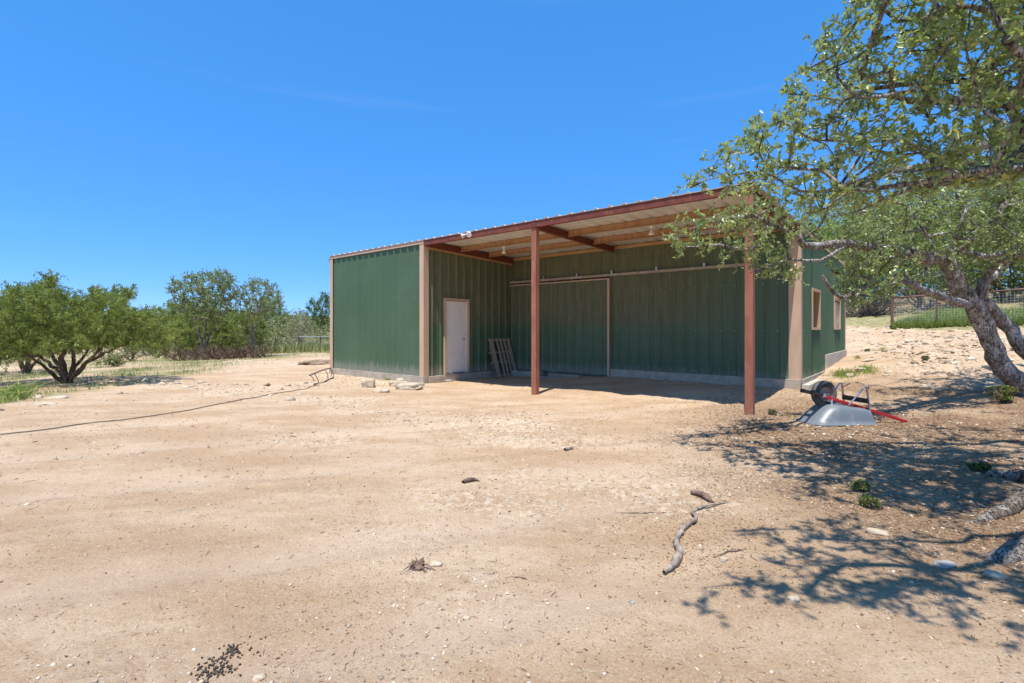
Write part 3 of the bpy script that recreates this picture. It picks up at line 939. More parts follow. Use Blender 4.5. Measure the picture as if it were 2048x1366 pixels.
class Tree:
    def __init__(s, seed):
        s.P = []; s.par = []; s.rmin = []; s.kids = []
        s.r = random.Random(seed); s.g = np.random.default_rng(seed)
    def add(s, p, par, rmin=0.0):
        s.P.append(Vector(p)); s.par.append(par); s.rmin.append(rmin)
        return len(s.P) - 1
    def limb(s, pts, r0, r1, par=-1, step=.22, wig=.02):
        pts = [Vector(p) for p in pts]
        # catmull-rom
        Q = [pts[0] * 2 - pts[1]] + pts + [pts[-1] * 2 - pts[-2]]
        out = []
        for i in range(1, len(Q) - 2):
            n = max(2, int((Q[i + 1] - Q[i]).length / step))
            for k in range(n):
                t = k / n
                a, b, c, d = Q[i - 1], Q[i], Q[i + 1], Q[i + 2]
                out.append(.5 * ((2 * b) + (c - a) * t + (2 * a - 5 * b + 4 * c - d) * t * t + (3 * b - a - 3 * c + d) * t ** 3))
        out.append(pts[-1])
        idx = []
        for i, p in enumerate(out):
            f = i / max(1, len(out) - 1)
            if 0 < i: p = p + Vector([s.r.gauss(0, wig) for _ in range(3)])
            par = s.add(p, par, r0 + (r1 - r0) * f)
            idx.append(par)
        return idx
    def near(s, p):
        p = Vector(p)
        A = np.array([tuple(q) for q in s.P])
        return int(np.argmin(((A - np.array(tuple(p))) ** 2).sum(1)))
    def attach(s, targets, step=.25, wig=.04, sag=0.0, start=0):
        """grow a branch to every target point from the best node there is"""
        T = np.array([tuple(t) for t in targets], float)
        root = np.array(tuple(s.P[start]))
        order = np.argsort(((T - root) ** 2).sum(1))
        A = np.array([tuple(q) for q in s.P])
        base_d = np.linalg.norm(A - root, axis=1)
        ends = []
        for ti in order:
            t = T[ti]
            d = np.linalg.norm(A - t, axis=1)
            cost = d + .35 * base_d * 0 + np.where(A[:, 2] > t[2] + .25, .35 * (A[:, 2] - t[2]), 0)
            k = int(np.argmin(cost))
            p0 = Vector(A[k]); p1 = Vector(t)
            L = (p1 - p0).length
            n = max(1, int(L / step))
            par = k
            # leave along the parent's direction, then bend to the target
            pd = (s.P[k] - s.P[s.par[k]]).normalized() if s.par[k] >= 0 else Vector((0, 0, 1))
            new = []
            for i in range(1, n + 1):
                f = i / n
                q = p0.lerp(p1, f) + pd * (L * .28 * math.sin(math.pi * f) * (1 - f)) + Vector((0, 0, -sag * L * math.sin(math.pi * f)))
                if i < n: q += Vector([s.r.gauss(0, wig) for _ in range(3)])
                par = s.add(q, par)
                new.append(tuple(q))
            A = np.vstack([A, np.array(new)])
            base_d = np.append(base_d, np.linalg.norm(np.array(new) - root, axis=1))
            ends.append(par)
        return ends
    def radii(s, tip=.006, ex=2.2):
        n = len(s.P)
        acc = [0.0] * n; R = [0.0] * n
        s.kids = [[] for _ in range(n)]
        for i in range(n):
            if s.par[i] >= 0: s.kids[s.par[i]].append(i)
        for i in range(n - 1, -1, -1):
            r = acc[i] ** (1 / ex) if acc[i] > 0 else tip
            r = max(r, tip)
            R[i] = s.rmin[i] if s.rmin[i] > 0 else r
            if s.par[i] >= 0: acc[s.par[i]] += min(r, R[i]) ** ex
        s.R = R
    def wood(s, name, mat, parent=None, nmax=12, knob=.12, lump=6.0):
        V, Q = [], []
        n = len(s.P)
        # chains: the thickest child continues, the others start a chain at their parent
        done = set()
        starts = [(i, None) for i in range(n) if s.par[i] < 0]
        while starts:
            i, frm = starts.pop()
            chain = [] if frm is None else [frm]
            c = i
            while True:
                chain.append(c)
                ks = s.kids[c]
                if not ks: break
                ks = sorted(ks, key=lambda k: -s.R[k])
                for k in ks[1:]: starts.append((k, c))
                c = ks[0]
            if len(chain) < 2: continue
            r0 = s.R[chain[1]] if frm is not None else s.R[chain[0]]
            m = 3 if r0 < .012 else 5 if r0 < .04 else 8 if r0 < .1 else nmax
            ref = None; prev = None
            for q, c in enumerate(chain):
                p = s.P[c]
                a = s.P[chain[max(q - 1, 0)]]; b = s.P[chain[min(q + 1, len(chain) - 1)]]
                t = (b - a)
                t = t.normalized() if t.length > 1e-6 else Vector((0, 0, 1))
                if ref is None:
                    ref = t.orthogonal()
                ref = (ref - t * ref.dot(t))
                ref = ref.normalized() if ref.length > 1e-6 else t.orthogonal().normalized()
                bb = t.cross(ref)
                r = s.R[c] if not (q == 0 and frm is not None) else min(s.R[c], r0) * .95
                if q == len(chain) - 1: r *= .5
                o = len(V)
                for k in range(m):
                    ang = 2 * math.pi * k / m
                    dv = ref * math.cos(ang) + bb * math.sin(ang)
                    rk = r * (1 + knob * 2 * mnoise.noise((p + dv * r) * lump)) if r > .03 else r
                    V.append(tuple(p + dv * rk))
                if prev is not None:
                    for k in range(m):
                        Q.append((prev + k, prev + (k + 1) % m, o + (k + 1) % m, o + k))
                prev = o
        me = np_mesh(name, np.array(V), np.array(Q), True)
        return link(name, me, parent, mat)

def in_poly(poly, n, r):
    """random points inside a polygon of pixels"""
    P = np.array(poly, float)
    lo, hi = P.min(0), P.max(0)
    out = []
    while len(out) < n:
        c = r.uniform(lo, hi, size=(n * 2, 2))
        x, y = c[:, 0], c[:, 1]
        ins = np.zeros(len(c), bool)
        j = len(P) - 1
        for i in range(len(P)):
            cond = ((P[i, 1] > y) != (P[j, 1] > y))
            with np.errstate(divide='ignore', invalid='ignore'):
                xx = (P[j, 0] - P[i, 0]) * (y - P[i, 1]) / (P[j, 1] - P[i, 1]) + P[i, 0]
            ins ^= cond & (x < xx)
            j = i
        out += list(c[ins])
    return np.array(out[:n])
def spread_pts(cands, mind):
    """thin candidates out so that no two are nearer than mind"""
    keep = []
    K = np.empty((0, 3))
    for c in cands:
        if len(K) == 0 or ((K - c) ** 2).sum(1).min() > mind * mind:
            keep.append(c); K = np.vstack([K, c])
    return K

def sunny_gap(K):
    """leave out branch ends that would shade the wheelbarrow, a gap shaped to keep it sunlit"""
    K = np.asarray(K)
    c = 1 / math.tan(SUN_EL)
    sx, sy = K[:, 0] + SH.x * c * (K[:, 2] - .2), K[:, 1] + SH.y * c * (K[:, 2] - .2)
    return K[~((sx > 3.9) & (sx < 5.05) & (sy > 6.45) & (sy < 7.9))]

def twigs_and_leaves(tr, ends, g, ntw, tl, nleaf, lsize, droop=.1, spread=1.0):
    """short twigs round every branch end, leaves along them: adds twig nodes, returns leaf positions, directions"""
    pos, dr = [], []
    for e in ends:
        p = tr.P[e]
        d0 = (p - tr.P[tr.par[e]]).normalized() if tr.par[e] >= 0 else Vector((0, 0, 1))
        for _ in range(ntw):
            d = (d0 * .7 + Vector(g.normal(size=3)) * .75 * spread + Vector((0, 0, .25))).normalized()
            L = tl * g.uniform(.5, 1.25)
            st = p - d0 * g.uniform(0, tl * .8)
            mid = st + d * L * .5
            end = mid + (d + Vector((0, 0, -droop)) + Vector(g.normal(size=3)) * .25).normalized() * L * .5
            a = tr.add(mid, e); b = tr.add(end, a)
            for _k in range(nleaf):
                f = g.uniform(.15, 1.05) ** .8
                q = st.lerp(mid, f * 2) if f < .5 else mid.lerp(end, f * 2 - 1)
                ld = (d * .6 + Vector(g.normal(size=3)) * .8).normalized()
                pos.append(tuple(q)); dr.append(tuple(ld))
    return np.array(pos), np.array(dr)

def leaves_mesh(name, pos, dr, size, g, mat, parent, tv=LEAF_V, tf=LEAF_F, jit=.55, kind='stuff', run=0):
    n = len(pos)
    fr = frames_up(dr, (0, 0, 1), g, jit)
    sc = size * g.uniform(.65, 1.25, n)
    tint = np.clip(g.beta(2, 2, n), 0, 1)
    if run:
        cl = g.random(n // run + 1).repeat(run)[:n]
        tint = np.clip(cl * .62 + tint * .38 - .05, 0, .8)
    tint[g.random(n) < .012] = 1.0
    V, Fc, T = scatter(tv, tf, pos, fr, sc, tint)
    me = np_mesh(name, V, Fc, False, {'tint': T})
    o = link(name, me, parent, mat)
    if kind: o['kind'] = kind
    return o

# ------------------------------------------------------------------ near oak (trunk just outside the frame on the right)
def near_oak():
    g = np.random.default_rng(101)
    base = Vector((5.05, 3.9, G(5.05, 3.9)))
    root = empty('live_oak', tuple(base))
    tag(root, 'near live oak reaching in from the right edge with roots, lichened limbs and large leaves', 'tree', 'live oaks beside the yard')
    t = Tree(5)
    L0 = t.limb([base + Vector((0, 0, -.15)), base + Vector((-.05, 0, .7)), base + Vector((-.1, .05, 1.5)), base + Vector((-.05, .1, 2.2))], .26, .19, wig=.01)
    top = L0[-1]; mid = L0[len(L0) * 2 // 3]
    # limbs that the photograph shows
    a1 = t.limb([t.P[top], at(2110, 235, 4.3), at(2048, 189, 4.2), at(1976, 190, 4.15), at(1849, 202, 4.1), at(1780, 196, 4.1)], .075, .02, top, wig=.012)
    t.limb([t.P[a1[len(a1) // 2]], at(1940, 166, 4.2), at(1870, 167, 4.3), at(1739, 178, 4.4), at(1664, 228, 4.5), at(1655, 290, 4.5)], .036, .010, a1[len(a1) // 2], wig=.012)
    a2 = t.limb([t.P[top], at(2120, 250, 4.0), at(2060, 170, 3.8), at(2020, 79, 3.7), at(1994, 31, 3.7), at(1937, 8, 3.7), at(1850, 30, 3.7)], .05, .012, top, wig=.012)
    a3 = t.limb([t.P[mid], at(2160, 262, 4.8), at(2048, 268, 4.9), at(1976, 293, 5.0), at(1928, 304, 5.05), at(1849, 330, 5.1), at(1752, 352, 5.2), at(1708, 369, 5.2), at(1670, 380, 5.3)], .085, .028, mid, wig=.012)
    k = a3[-1]
    t.limb([t.P[k], at(1674, 330, 5.2), at(1682, 260, 5.1)], .018, .008, k, wig=.012)
    t.limb([t.P[k], at(1730, 300, 5.2), at(1690, 282, 5.1), at(1600, 268, 5.0), at(1560, 246, 5.0), at(1500, 300, 5.0)], .018, .007, k, wig=.012)
    a4 = t.limb([t.P[k], at(1665, 395, 5.3), at(1647, 439, 5.4), at(1603, 479, 5.6)], .024, .010, k, wig=.012)
    t.limb([t.P[k], at(1600, 385, 5.2), at(1540, 345, 5.1), at(1450, 350, 5.0), at(1380, 375, 5.0)], .018, .007, k, wig=.012)
    # limbs overhead and to the sides, out of the frame: they cast the shadows in the right foreground
    h1 = t.limb([t.P[top], Vector((3.9, 3.0, 2.9)), Vector((2.9, 2.3, 3.35)), Vector((2.2, 1.9, 3.5)), Vector((1.5, 1.95, 3.6)), Vector((1.1, 1.6, 3.65))], .075, .02, top, wig=.02)
    h2 = t.limb([t.P[h1[len(h1) // 2]], Vector((2.3, 2.2, 3.7)), Vector((1.6, 2.3, 3.8))], .035, .012, h1[len(h1) // 2], wig=.02)
    h5 = t.limb([t.P[h1[len(h1) // 3]], Vector((3.0, 1.8, 3.1)), Vector((2.2, 1.2, 3.3))], .04, .012, h1[len(h1) // 3], wig=.02)
    h3 = t.limb([t.P[top], Vector((4.4, 3.6, 3.0)), Vector((3.8, 3.5, 3.7)), Vector((3.0, 3.4, 4.2))], .07, .02, top, wig=.02)
    h4 = t.limb([t.P[top], Vector((5.6, 3.8, 3.2)), Vector((6.2, 3.4, 4.2))], .09, .03, top, wig=.02)
    h6 = t.limb([t.P[mid], Vector((5.9, 4.6, 2.6)), Vector((6.8, 5.4, 3.3))], .08, .03, mid, wig=.02)
    # leafy ends
    poly = [(2110, -120), (1720, -90), (1715, 20), (1655, 70), (1605, 130), (1560, 185), (1515, 245), (1455, 275), (1432, 320), (1375, 345), (1362, 375), (1445, 378), (1500, 395),
            (1560, 405), (1640, 430), (1720, 425), (1800, 400), (1900, 370), (2110, 330)]
    pp = in_poly(poly, 1500, g)
    cand = []
    for x, y in pp:
        f = (x - 1350) / 700.0
        dep = 5.1 - 1.25 * np.clip(f, 0, 1) - .25 * np.clip((300 - y) / 300, 0, 1)
        dep += g.uniform(-.75, .75) * (0.45 + .55 * np.clip(f * 1.6, 0, 1))
        cand.append(tuple(at(x, y, dep)))
    K = spread_pts(np.array(cand), .225)
    out = []
    for c, r_, n_ in (((1.45, 1.8, 3.62), (.65, .36, .16), 30), ((2.4, 1.8, 3.55), (.7, .6, .25), 30), ((1.8, 2.3, 3.8), (.45, .25, .12), 10), ((2.7, 2.95, 4.05), (.95, .35, .16), 32), ((3.7, 3.4, 3.9), (.7, .6, .3), 30), ((3.2, 3.5, 4.3), (1.0, .7, .6), 40), ((4.9, 4.0, 4.4), (1.3, 1.2, .8), 70), ((6.3, 4.6, 4.0), (1.2, 1.2, 1.0), 60)):
        q = g.normal(size=(n_, 3)) * .55
        out.append(np.array(c) + q * np.array(r_))
    K = np.vstack([K] + out)
    K = sunny_gap(K)
    print('near oak ends', len(K))
    ends = t.attach(K, .16, .022)
    pos, dr = twigs_and_leaves(t, ends, g, 5, .20, 12, .05, .12, 1.0)
    t.radii(.0028, 2.15)
    t.wood('branches', M['bark_lichen'], None, 14)
    wood = bpy.data.objects['branches']
    wood.parent = root; wood.location = -base
    # leaves nearest to the viewer, one object each
    d = np.linalg.norm(pos - np.array([0, 0, CAM_H]), axis=1)
    px = pos[:, 0] / pos[:, 1] * 995.7 + 1024
    py = HORIZON - (pos[:, 2] - CAM_H) / pos[:, 1] * 995.7
    vis = (px > 1350) & (px < 2040) & (py > 5) & (py < 420) & (pos[:, 1] > 1)
    order = np.argsort(np.where(vis, d, 1e9))
    near, rest = order[:300], order[300:]
    o = leaves_mesh('foliage', pos[rest] - np.array(base), dr[rest], .053, g, M['leaf_oak'], root, jit=1.1)
    # leaf meshes in a few tints
    base_me = []
    for k_ in range(8):
        v = LEAF_V * .052
        v = v * np.array([1, 1 + .12 * (k_ % 3 - 1), 1 + .8 * (k_ % 2)])
        me = np_mesh('leaf', v, LEAF_F, False, {'tint': np.full(len(v), [.1, .25, .4, .5, .6, .35, .2, 1.0][k_])})
        me.materials.append(M['leaf_oak'])
        base_me.append(me)
    fr = frames_up(dr[near], (0, 0, 1), g, 1.1)
    for i, q in enumerate(near):
        me = base_me[int(g.integers(0, 7)) if g.random() > .03 else 7]
        lo = bpy.data.objects.new('leaf', me)
        R = Matrix([list(map(float, fr[i][r_])) for r_ in range(3)]).transposed().to_4x4()
        lo.matrix_world = Matrix.Translation(Vector(pos[q]) - base) @ R @ Matrix.Scale(float(g.uniform(.75, 1.25)), 4)
        lo.parent = root
        COL.objects.link(lo)
    # surface roots
    def rootlet(pts, r0, r1, name='root'):
        tt = Tree(9)
        P = []
        for (px_, py_), hgt in pts:
            q = gpt(px_, py_); P.append(q + Vector((0, 0, hgt)) - base)
        tt.limb(P, r0, r1, wig=.012, step=.1)
        tt.radii(.01, 2.2)
        tt.R = [max(a, .01) for a in tt.rmin]
        tt.wood(name, M['bark_oak'], root, 10, .22, 9)
    rootlet([((2140, 985), .10), ((2060, 1000), .06), ((2010, 1026), .02), ((1960, 1042), -.01), ((1900, 1052), -.05)], .085, .03)
    rootlet([((2150, 950), .10), ((2048, 962), .04), ((2000, 955), .02), ((1975, 960), -.05)], .08, .045)
    rootlet([((2190, 1080), .09), ((2080, 1105), .05), ((2010, 1120), .0), ((1930, 1110), -.05)], .10, .04)
near_oak()

# ------------------------------------------------------------------ middle oak (leaning, two stems)
def mid_oak():
    g = np.random.default_rng(202)
    base = gpt(2052, 790)
    D = base.y
    print('mid oak base', base)
    root = empty('live_oak', tuple(base))
    tag(root, 'leaning live oak with two thick grey stems from one base beside the bank', 'tree', 'live oaks beside the yard')
    t = Tree(6)
    s1 = t.limb([at(2075, 800, D) + Vector((0, 0, -.1)), at(2040, 770, D), at(1999, 728, D), at(1983, 684, D - .05), at(1961, 637, D - .1), at(1929, 587, D - .2), at(1899, 536, D - .3), at(1886, 512, D - .35)], .165, .115, wig=.006, step=.12)
    s2 = t.limb([t.P[s1[0]] + Vector((.08, .1, 0)), at(2080, 740, D + .2), at(2046, 697, D + .3), at(2020, 662, D + .35), at(1998, 634, D + .35), at(1960, 595, D + .2)], .125, .10, s1[0], wig=.006, step=.12)
    t.limb([t.P[s1[0]], at(2120, 785, D + .1), at(2150, 700, D + .5), at(2165, 560, D + .8), at(2130, 420, D + 1.0), at(2100, 300, D + 1.2)], .17, .06, s1[0], wig=.01)
    k = s1[-1]
    l1 = t.limb([t.P[k], at(1850, 518, D - .6), at(1818, 506, D - .9), at(1739, 496, D - 1.3), at(1695, 486, D - 1.6), at(1607, 489, D - 1.9), at(1572, 461, D - 2.1), at(1511, 435, D - 2.4), at(1440, 440, D - 2.6)], .105, .014, k, wig=.012)
    t.limb([t.P[l1[len(l1) // 2]], at(1640, 520, D - 1.9), at(1580, 520, D - 2.2), at(1500, 545, D - 2.4)], .030, .009, l1[len(l1) // 2], wig=.012)
    u1 = t.limb([t.P[k], at(1915, 490, D - .3), at(1950, 466, D - .2), at(2003, 417, D - .1), at(2022, 351, D), at(2038, 272, D)], .11, .04, k, wig=.01)
    t.limb([t.P[u1[len(u1) // 3]], at(1928, 430, D - .4), at(1912, 369, D - .6), at(1895, 320, D - .8)], .06, .02, u1[len(u1) // 3], wig=.01)
    j = s1[int(len(s1) * .66)]
    lo = t.limb([t.P[j], at(1905, 602, D - .4), at(1866, 588, D - .7), at(1818, 566, D - 1.0), at(1771, 562, D - 1.2), at(1723, 575, D - 1.4), at(1686, 596, D - 1.6), at(1655, 566, D - 1.8), at(1640, 545, D - 1.9)], .075, .016, j, wig=.01)
    poly = [(1335, 462), (1400, 445), (1470, 420), (1560, 400), (1660, 400), (1800, 390), (1900, 375), (2110, 330), (2110, 500), (1990, 520), (1870, 505), (1770, 535), (1700, 595),
            (1655, 580), (1600, 575), (1540, 555), (1490, 535), (1450, 490), (1385, 510), (1345, 500)]
    pp = in_poly(poly, 1600, g)
    cand = []
    for x, y in pp:
        f = np.clip((x - 1340) / 700.0, 0, 1)
        dep = (D - 2.9) + 2.9 * f + g.uniform(-1, 1) * (.30 + .7 * f * f)
        cand.append(tuple(at(x, y, dep)))
    K = spread_pts(np.array(cand), .235)
    out = [np.array(at(1700, 560, D - 1.5)) + g.normal(size=(14, 3)) * np.array((.5, .3, .12))]
    for c, r_, n_ in (((8.6, D + .6, 4.2), (1.2, 1.2, .8), 60), ((8.2, D - .5, 4.0), (1.1, 1.0, .6), 50), ((9.8, D, 3.6), (1.0, 1.0, .8), 40)):
        out.append(np.array(c) + g.normal(size=(n_, 3)) * .6 * np.array(r_))
    K = np.vstack([K] + out)
    K = sunny_gap(K)
    print('mid oak ends', len(K))
    ends = t.attach(K, .18, .03)
    pos, dr = twigs_and_leaves(t, ends, g, 7, .24, 13, .05, .12, 1.0)
    t.radii(.0028, 2.15)
    wd = t.wood('branches', M['bark_lichen'], root, 18, .13, 5)
    wd.location = -base
    leaves_mesh('foliage', pos - np.array(base), dr, .053, g, M['leaf_oak'], root, LEAF2_V, LEAF2_F, jit=1.1, run=13)
mid_oak()

# ------------------------------------------------------------------ junipers and the other trees
def juniper(name, label, base, limbs, poly, depth, dspread, seed, mind, nspr, sz, mat='leaf_jun', group='junipers along the left side', n=900, dy=13, cat='tree', up=.22):
    poly = [(a, b_ + dy * max(0, min(1, (690 - b_) / 60)) + (13 if dy == 3 and b_ > 672 else 0)) for a, b_ in poly]
    g = np.random.default_rng(seed)
    root = empty(name, tuple(base))
    tag(root, label, cat, group)
    t = Tree(seed)
    i0 = t.add(base + Vector((0, 0, -.15)), -1, .16 * sz / .16)
    ks = []
    for pts, r0 in limbs:
        L = t.limb([base + Vector((0, 0, -.05))] + pts, r0, r0 * .3, i0, wig=.02, step=.16)
        ks.append(L)
    P = np.array(poly, float)
    cx, cy = P.mean(0)
    hx = (P[:, 0].max() - P[:, 0].min()) / 2
    pp = in_poly(poly, n, g)
    cand = []
    for x, y in pp:
        f = min(1, abs(x - cx) / hx)
        dep = depth + g.uniform(-1, 1) * dspread * math.sqrt(max(.05, 1 - f * f))
        cand.append(tuple(at(x, y, dep)))
    K = spread_pts(np.array(cand), mind)
    ends = t.attach(K, .2, .03)
    # plumes of sprays round every end
    pos, dr = [], []
    for e in ends:
        p = np.array(t.P[e])
        o = p - np.array(base); o[2] *= .55
        o /= np.linalg.norm(o)
        for _ in range(4):
            ax = o * .75 + np.array([0, 0, up]) + g.normal(size=3) * .62
            ax /= np.linalg.norm(ax)
            L = mind * g.uniform(.5, 1.9)
            f = g.random(nspr * 2) ** .8
            rad = L * .17 * (1.08 - f)
            q = p + ax * (f * L)[:, None] - ax * L * .25 + g.normal(size=(nspr * 2, 3)) * rad[:, None]
            d = ax + g.normal(size=(nspr * 2, 3)) * .55
            pos.append(q); dr.append(d)
    pos = np.vstack(pos); dr = np.vstack(dr)
    t.radii(.006, 2.25)
    wd = t.wood('branches', M['bark_jun'], root, 9, .18, 6)
    wd.location = -base
    leaves_mesh('foliage', pos - np.array(base), dr, sz, g, M[mat], root, SPR_V, SPR_F, .8, run=nspr * 2)
    return root

b = gpt(133, 766)
D = b.y
def A_(l, dz=0): return [at(px, py, D + dy) for px, py, dy in l]
juniper('juniper_tree', 'large wide juniper on many splayed trunks at the rim of the dirt yard, far left', b,
        [(A_([(110, 735, .1), (80, 715, .3), (45, 690, .6)]), .065), (A_([(125, 720, -.1), (130, 690, -.2), (125, 640, -.3), (105, 590, -.2)]), .085),
         (A_([(145, 735, 0), (150, 700, .2), (160, 660, .3), (180, 610, .2)]), .07), (A_([(160, 740, -.2), (190, 715, -.5), (225, 700, -.9), (270, 680, -1.1)]), .065),
         (A_([(155, 745, .2), (200, 700, .4), (250, 670, .5), (300, 655, .4)]), .055), (A_([(105, 745, -.3), (70, 720, -.8), (20, 690, -1.2)]), .06),
         (A_([(150, 735, .5), (175, 700, 1.0), (205, 660, 1.4)]), .06), (A_([(120, 735, .5), (90, 690, 1.2), (60, 630, 1.5), (35, 585, 1.4)]), .07)],
        [(-60, 600), (-10, 592), (15, 585), (20, 572), (35, 568), (48, 578), (62, 575), (75, 566), (95, 556), (118, 548), (112, 566), (98, 585), (120, 582), (140, 582), (155, 590), (165, 598), (180, 578), (215, 572),
         (240, 566), (258, 580), (245, 600), (268, 615), (292, 618), (310, 640), (335, 655), (325, 690), (280, 697), (215, 690), (180, 693), (150, 700), (110, 708), (60, 715), (0, 722), (-60, 715)],
        D, 2.0, 31, .32, 9, .11, n=1800)
b = gpt(50, 747); D = b.y
juniper('juniper_tree', 'low juniper with bare dark trunks behind the large left juniper', b,
        [(A_([(40, 725, 0), (25, 700, .2)]), .10), (A_([(55, 725, 0), (60, 690, .3)]), .12), (A_([(65, 730, 0), (90, 705, .2)]), .10)],
        [(-60, 640), (0, 630), (60, 625), (110, 650), (120, 700), (60, 715), (-60, 715)], D, 1.6, 32, .42, 9, .12, n=500)
b = gpt(362, 711); D = b.y
juniper('juniper_tree', 'bright green juniper at the left end of the dark thicket', b,
        [(A_([(350, 690, 0), (335, 660, .3)]), .14), (A_([(365, 690, 0), (370, 655, .3)]), .14), (A_([(380, 695, 0), (400, 670, .3)]), .12)],
        [(288, 650), (300, 622), (325, 612), (345, 605), (370, 610), (400, 628), (415, 660), (405, 690), (370, 695), (330, 688), (300, 690), (285, 680)], D, 1.5, 33, .50, 9, .17, n=800, dy=3)
b = gpt(420, 712); D = b.y
juniper('juniper_tree', 'juniper with a tangle of low trunks below the taller oak', b,
        [(A_([(400, 690, 0), (385, 670, .3)]), .16), (A_([(418, 690, 0), (420, 655, .3)]), .16), (A_([(440, 690, 0), (455, 665, .3)]), .14), (A_([(408, 692, .3), (400, 660, .6)]), .12)],
        [(350, 660), (368, 628), (395, 615), (430, 622), (455, 640), (470, 665), (450, 685), (400, 686), (360, 680)], D, 1.6, 34, .46, 11, .15, n=700, dy=3)
b = gpt(455, 709); D = b.y
juniper('juniper_tree', 'juniper in the middle of the thicket between two forked trunks', b,
        [(A_([(440, 690, 0), (425, 672, .3)]), .14), (A_([(470, 688, 0), (490, 665, .3)]), .16)],
        [(425, 655), (450, 628), (480, 618), (510, 630), (530, 655), (520, 682), (480, 680), (440, 684)], D, 1.6, 35, .46, 11, .15, n=600, dy=3)
b = gpt(520, 703); D = b.y
juniper('juniper_tree', 'pointed juniper at the right end of the thicket with dark short trunks', b,
        [(A_([(510, 688, 0), (490, 672, .3)]), .18), (A_([(522, 680, 0), (530, 630, .3)]), .18), (A_([(535, 690, 0), (565, 672, .3)]), .14)],
        [(470, 655), (500, 630), (520, 600), (540, 585), (556, 590), (565, 612), (585, 640), (590, 665), (560, 682), (510, 680), (475, 680)], D, 1.9, 36, .58, 9, .18, n=1000, dy=3)
b = gpt(640, 692); D = b.y
juniper('juniper_tree', 'dark upright juniper just left of the shed corner', b,
        [(A_([(640, 670, 0), (642, 630, .3), (650, 600, 0)]), .20), (A_([(632, 670, 0), (624, 630, .3)]), .14)],
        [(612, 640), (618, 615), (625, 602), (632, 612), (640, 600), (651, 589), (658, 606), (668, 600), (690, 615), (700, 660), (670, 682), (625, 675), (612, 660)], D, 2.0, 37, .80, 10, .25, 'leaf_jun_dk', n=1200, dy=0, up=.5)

def broad_tree(name, label, base, trunks, poly, depth, dspread, seed, mind, ntw, nl, sz, mat, bark='bark_oak', group=None, n=900, cat='tree', tl=.4, trunk_r=.16):
    g = np.random.default_rng(seed)
    root = empty(name, tuple(base))
    tag(root, label, cat, group)
    t = Tree(seed)
    i0 = t.add(base + Vector((0, 0, -.2)), -1, trunk_r)
    for pts, r0 in trunks:
        t.limb([base + Vector((0, 0, 0))] + pts, r0, r0 * .35, i0, wig=.03, step=.3)
    P = np.array(poly, float)
    cx = P[:, 0].mean(); hx = (P[:, 0].max() - P[:, 0].min()) / 2
    pp = in_poly(poly, n, g)
    cand = [tuple(at(x, y, depth + g.uniform(-1, 1) * dspread * math.sqrt(max(.1, 1 - min(1, abs(x - cx) / hx) ** 2)))) for x, y in pp]
    K = spread_pts(np.array(cand), mind)
    ends = t.attach(K, .35, .05)
    pos, dr = twigs_and_leaves(t, ends, g, ntw, tl, nl, sz, .1, 1.1)
    t.radii(.006, 2.3)
    wd = t.wood('branches', M[bark], root, 9, .12, 4)
    wd.location = -base
    leaves_mesh('foliage', pos - np.array(base), dr, sz, g, M[mat], root, LEAF2_V, LEAF2_F, .9, run=nl)
    return root

b = gpt(405, 704); b = at(405, 690, 31); b.z = G(b.x, b.y); D = b.y
broad_tree('oak_tree', 'tall airy oak standing behind the thicket of junipers, its taller left crown', b,
           [(A_([(400, 670, 0), (385, 630, 0), (370, 590, 0)]), .08), (A_([(410, 660, 0), (425, 610, 0), (440, 570, 0)]), .08), (A_([(420, 670, .3), (450, 620, .5), (470, 590, 0)]), .07)],
           [(336, 580), (345, 562), (370, 553), (400, 550), (430, 543), (450, 541), (466, 548), (470, 565), (478, 590), (465, 620), (430, 640), (380, 640), (350, 620), (345, 600)], D, 2.0, 41, .46, 8, 11, .105, 'leaf_oak2', group='oaks behind the left thicket', n=900, trunk_r=.1)
b = at(505, 690, 32); b.z = G(b.x, b.y); D = b.y
broad_tree('oak_tree', 'thin crowned oak rising behind the pointed juniper', b,
           [(A_([(500, 670, 0), (495, 620, 0), (485, 580, 0)]), .07), (A_([(510, 660, 0), (520, 610, 0), (532, 575, 0)]), .08)],
           [(470, 590), (480, 572), (500, 563), (520, 558), (540, 558), (552, 572), (560, 590), (565, 610), (540, 630), (490, 635), (472, 615)], D, 1.8, 42, .50, 7, 10, .105, 'leaf_oak2', group='oaks behind the left thicket', n=600, trunk_r=.1)
b = at(600, 690, 58); b.z = G(b.x, b.y); D = b.y
broad_tree('oak_tree', 'pale olive tree far behind the wire fence, left of the shed', b,
           [(A_([(597, 660, 0), (590, 640, 0)]), .2), (A_([(604, 660, 0), (610, 640, 0)]), .2)],
           [(570, 650), (580, 632), (595, 622), (610, 628), (622, 640), (628, 665), (600, 678), (572, 672)], D, 3, 43, .75, 6, 8, .17, 'leaf_olive', n=500, tl=.8)
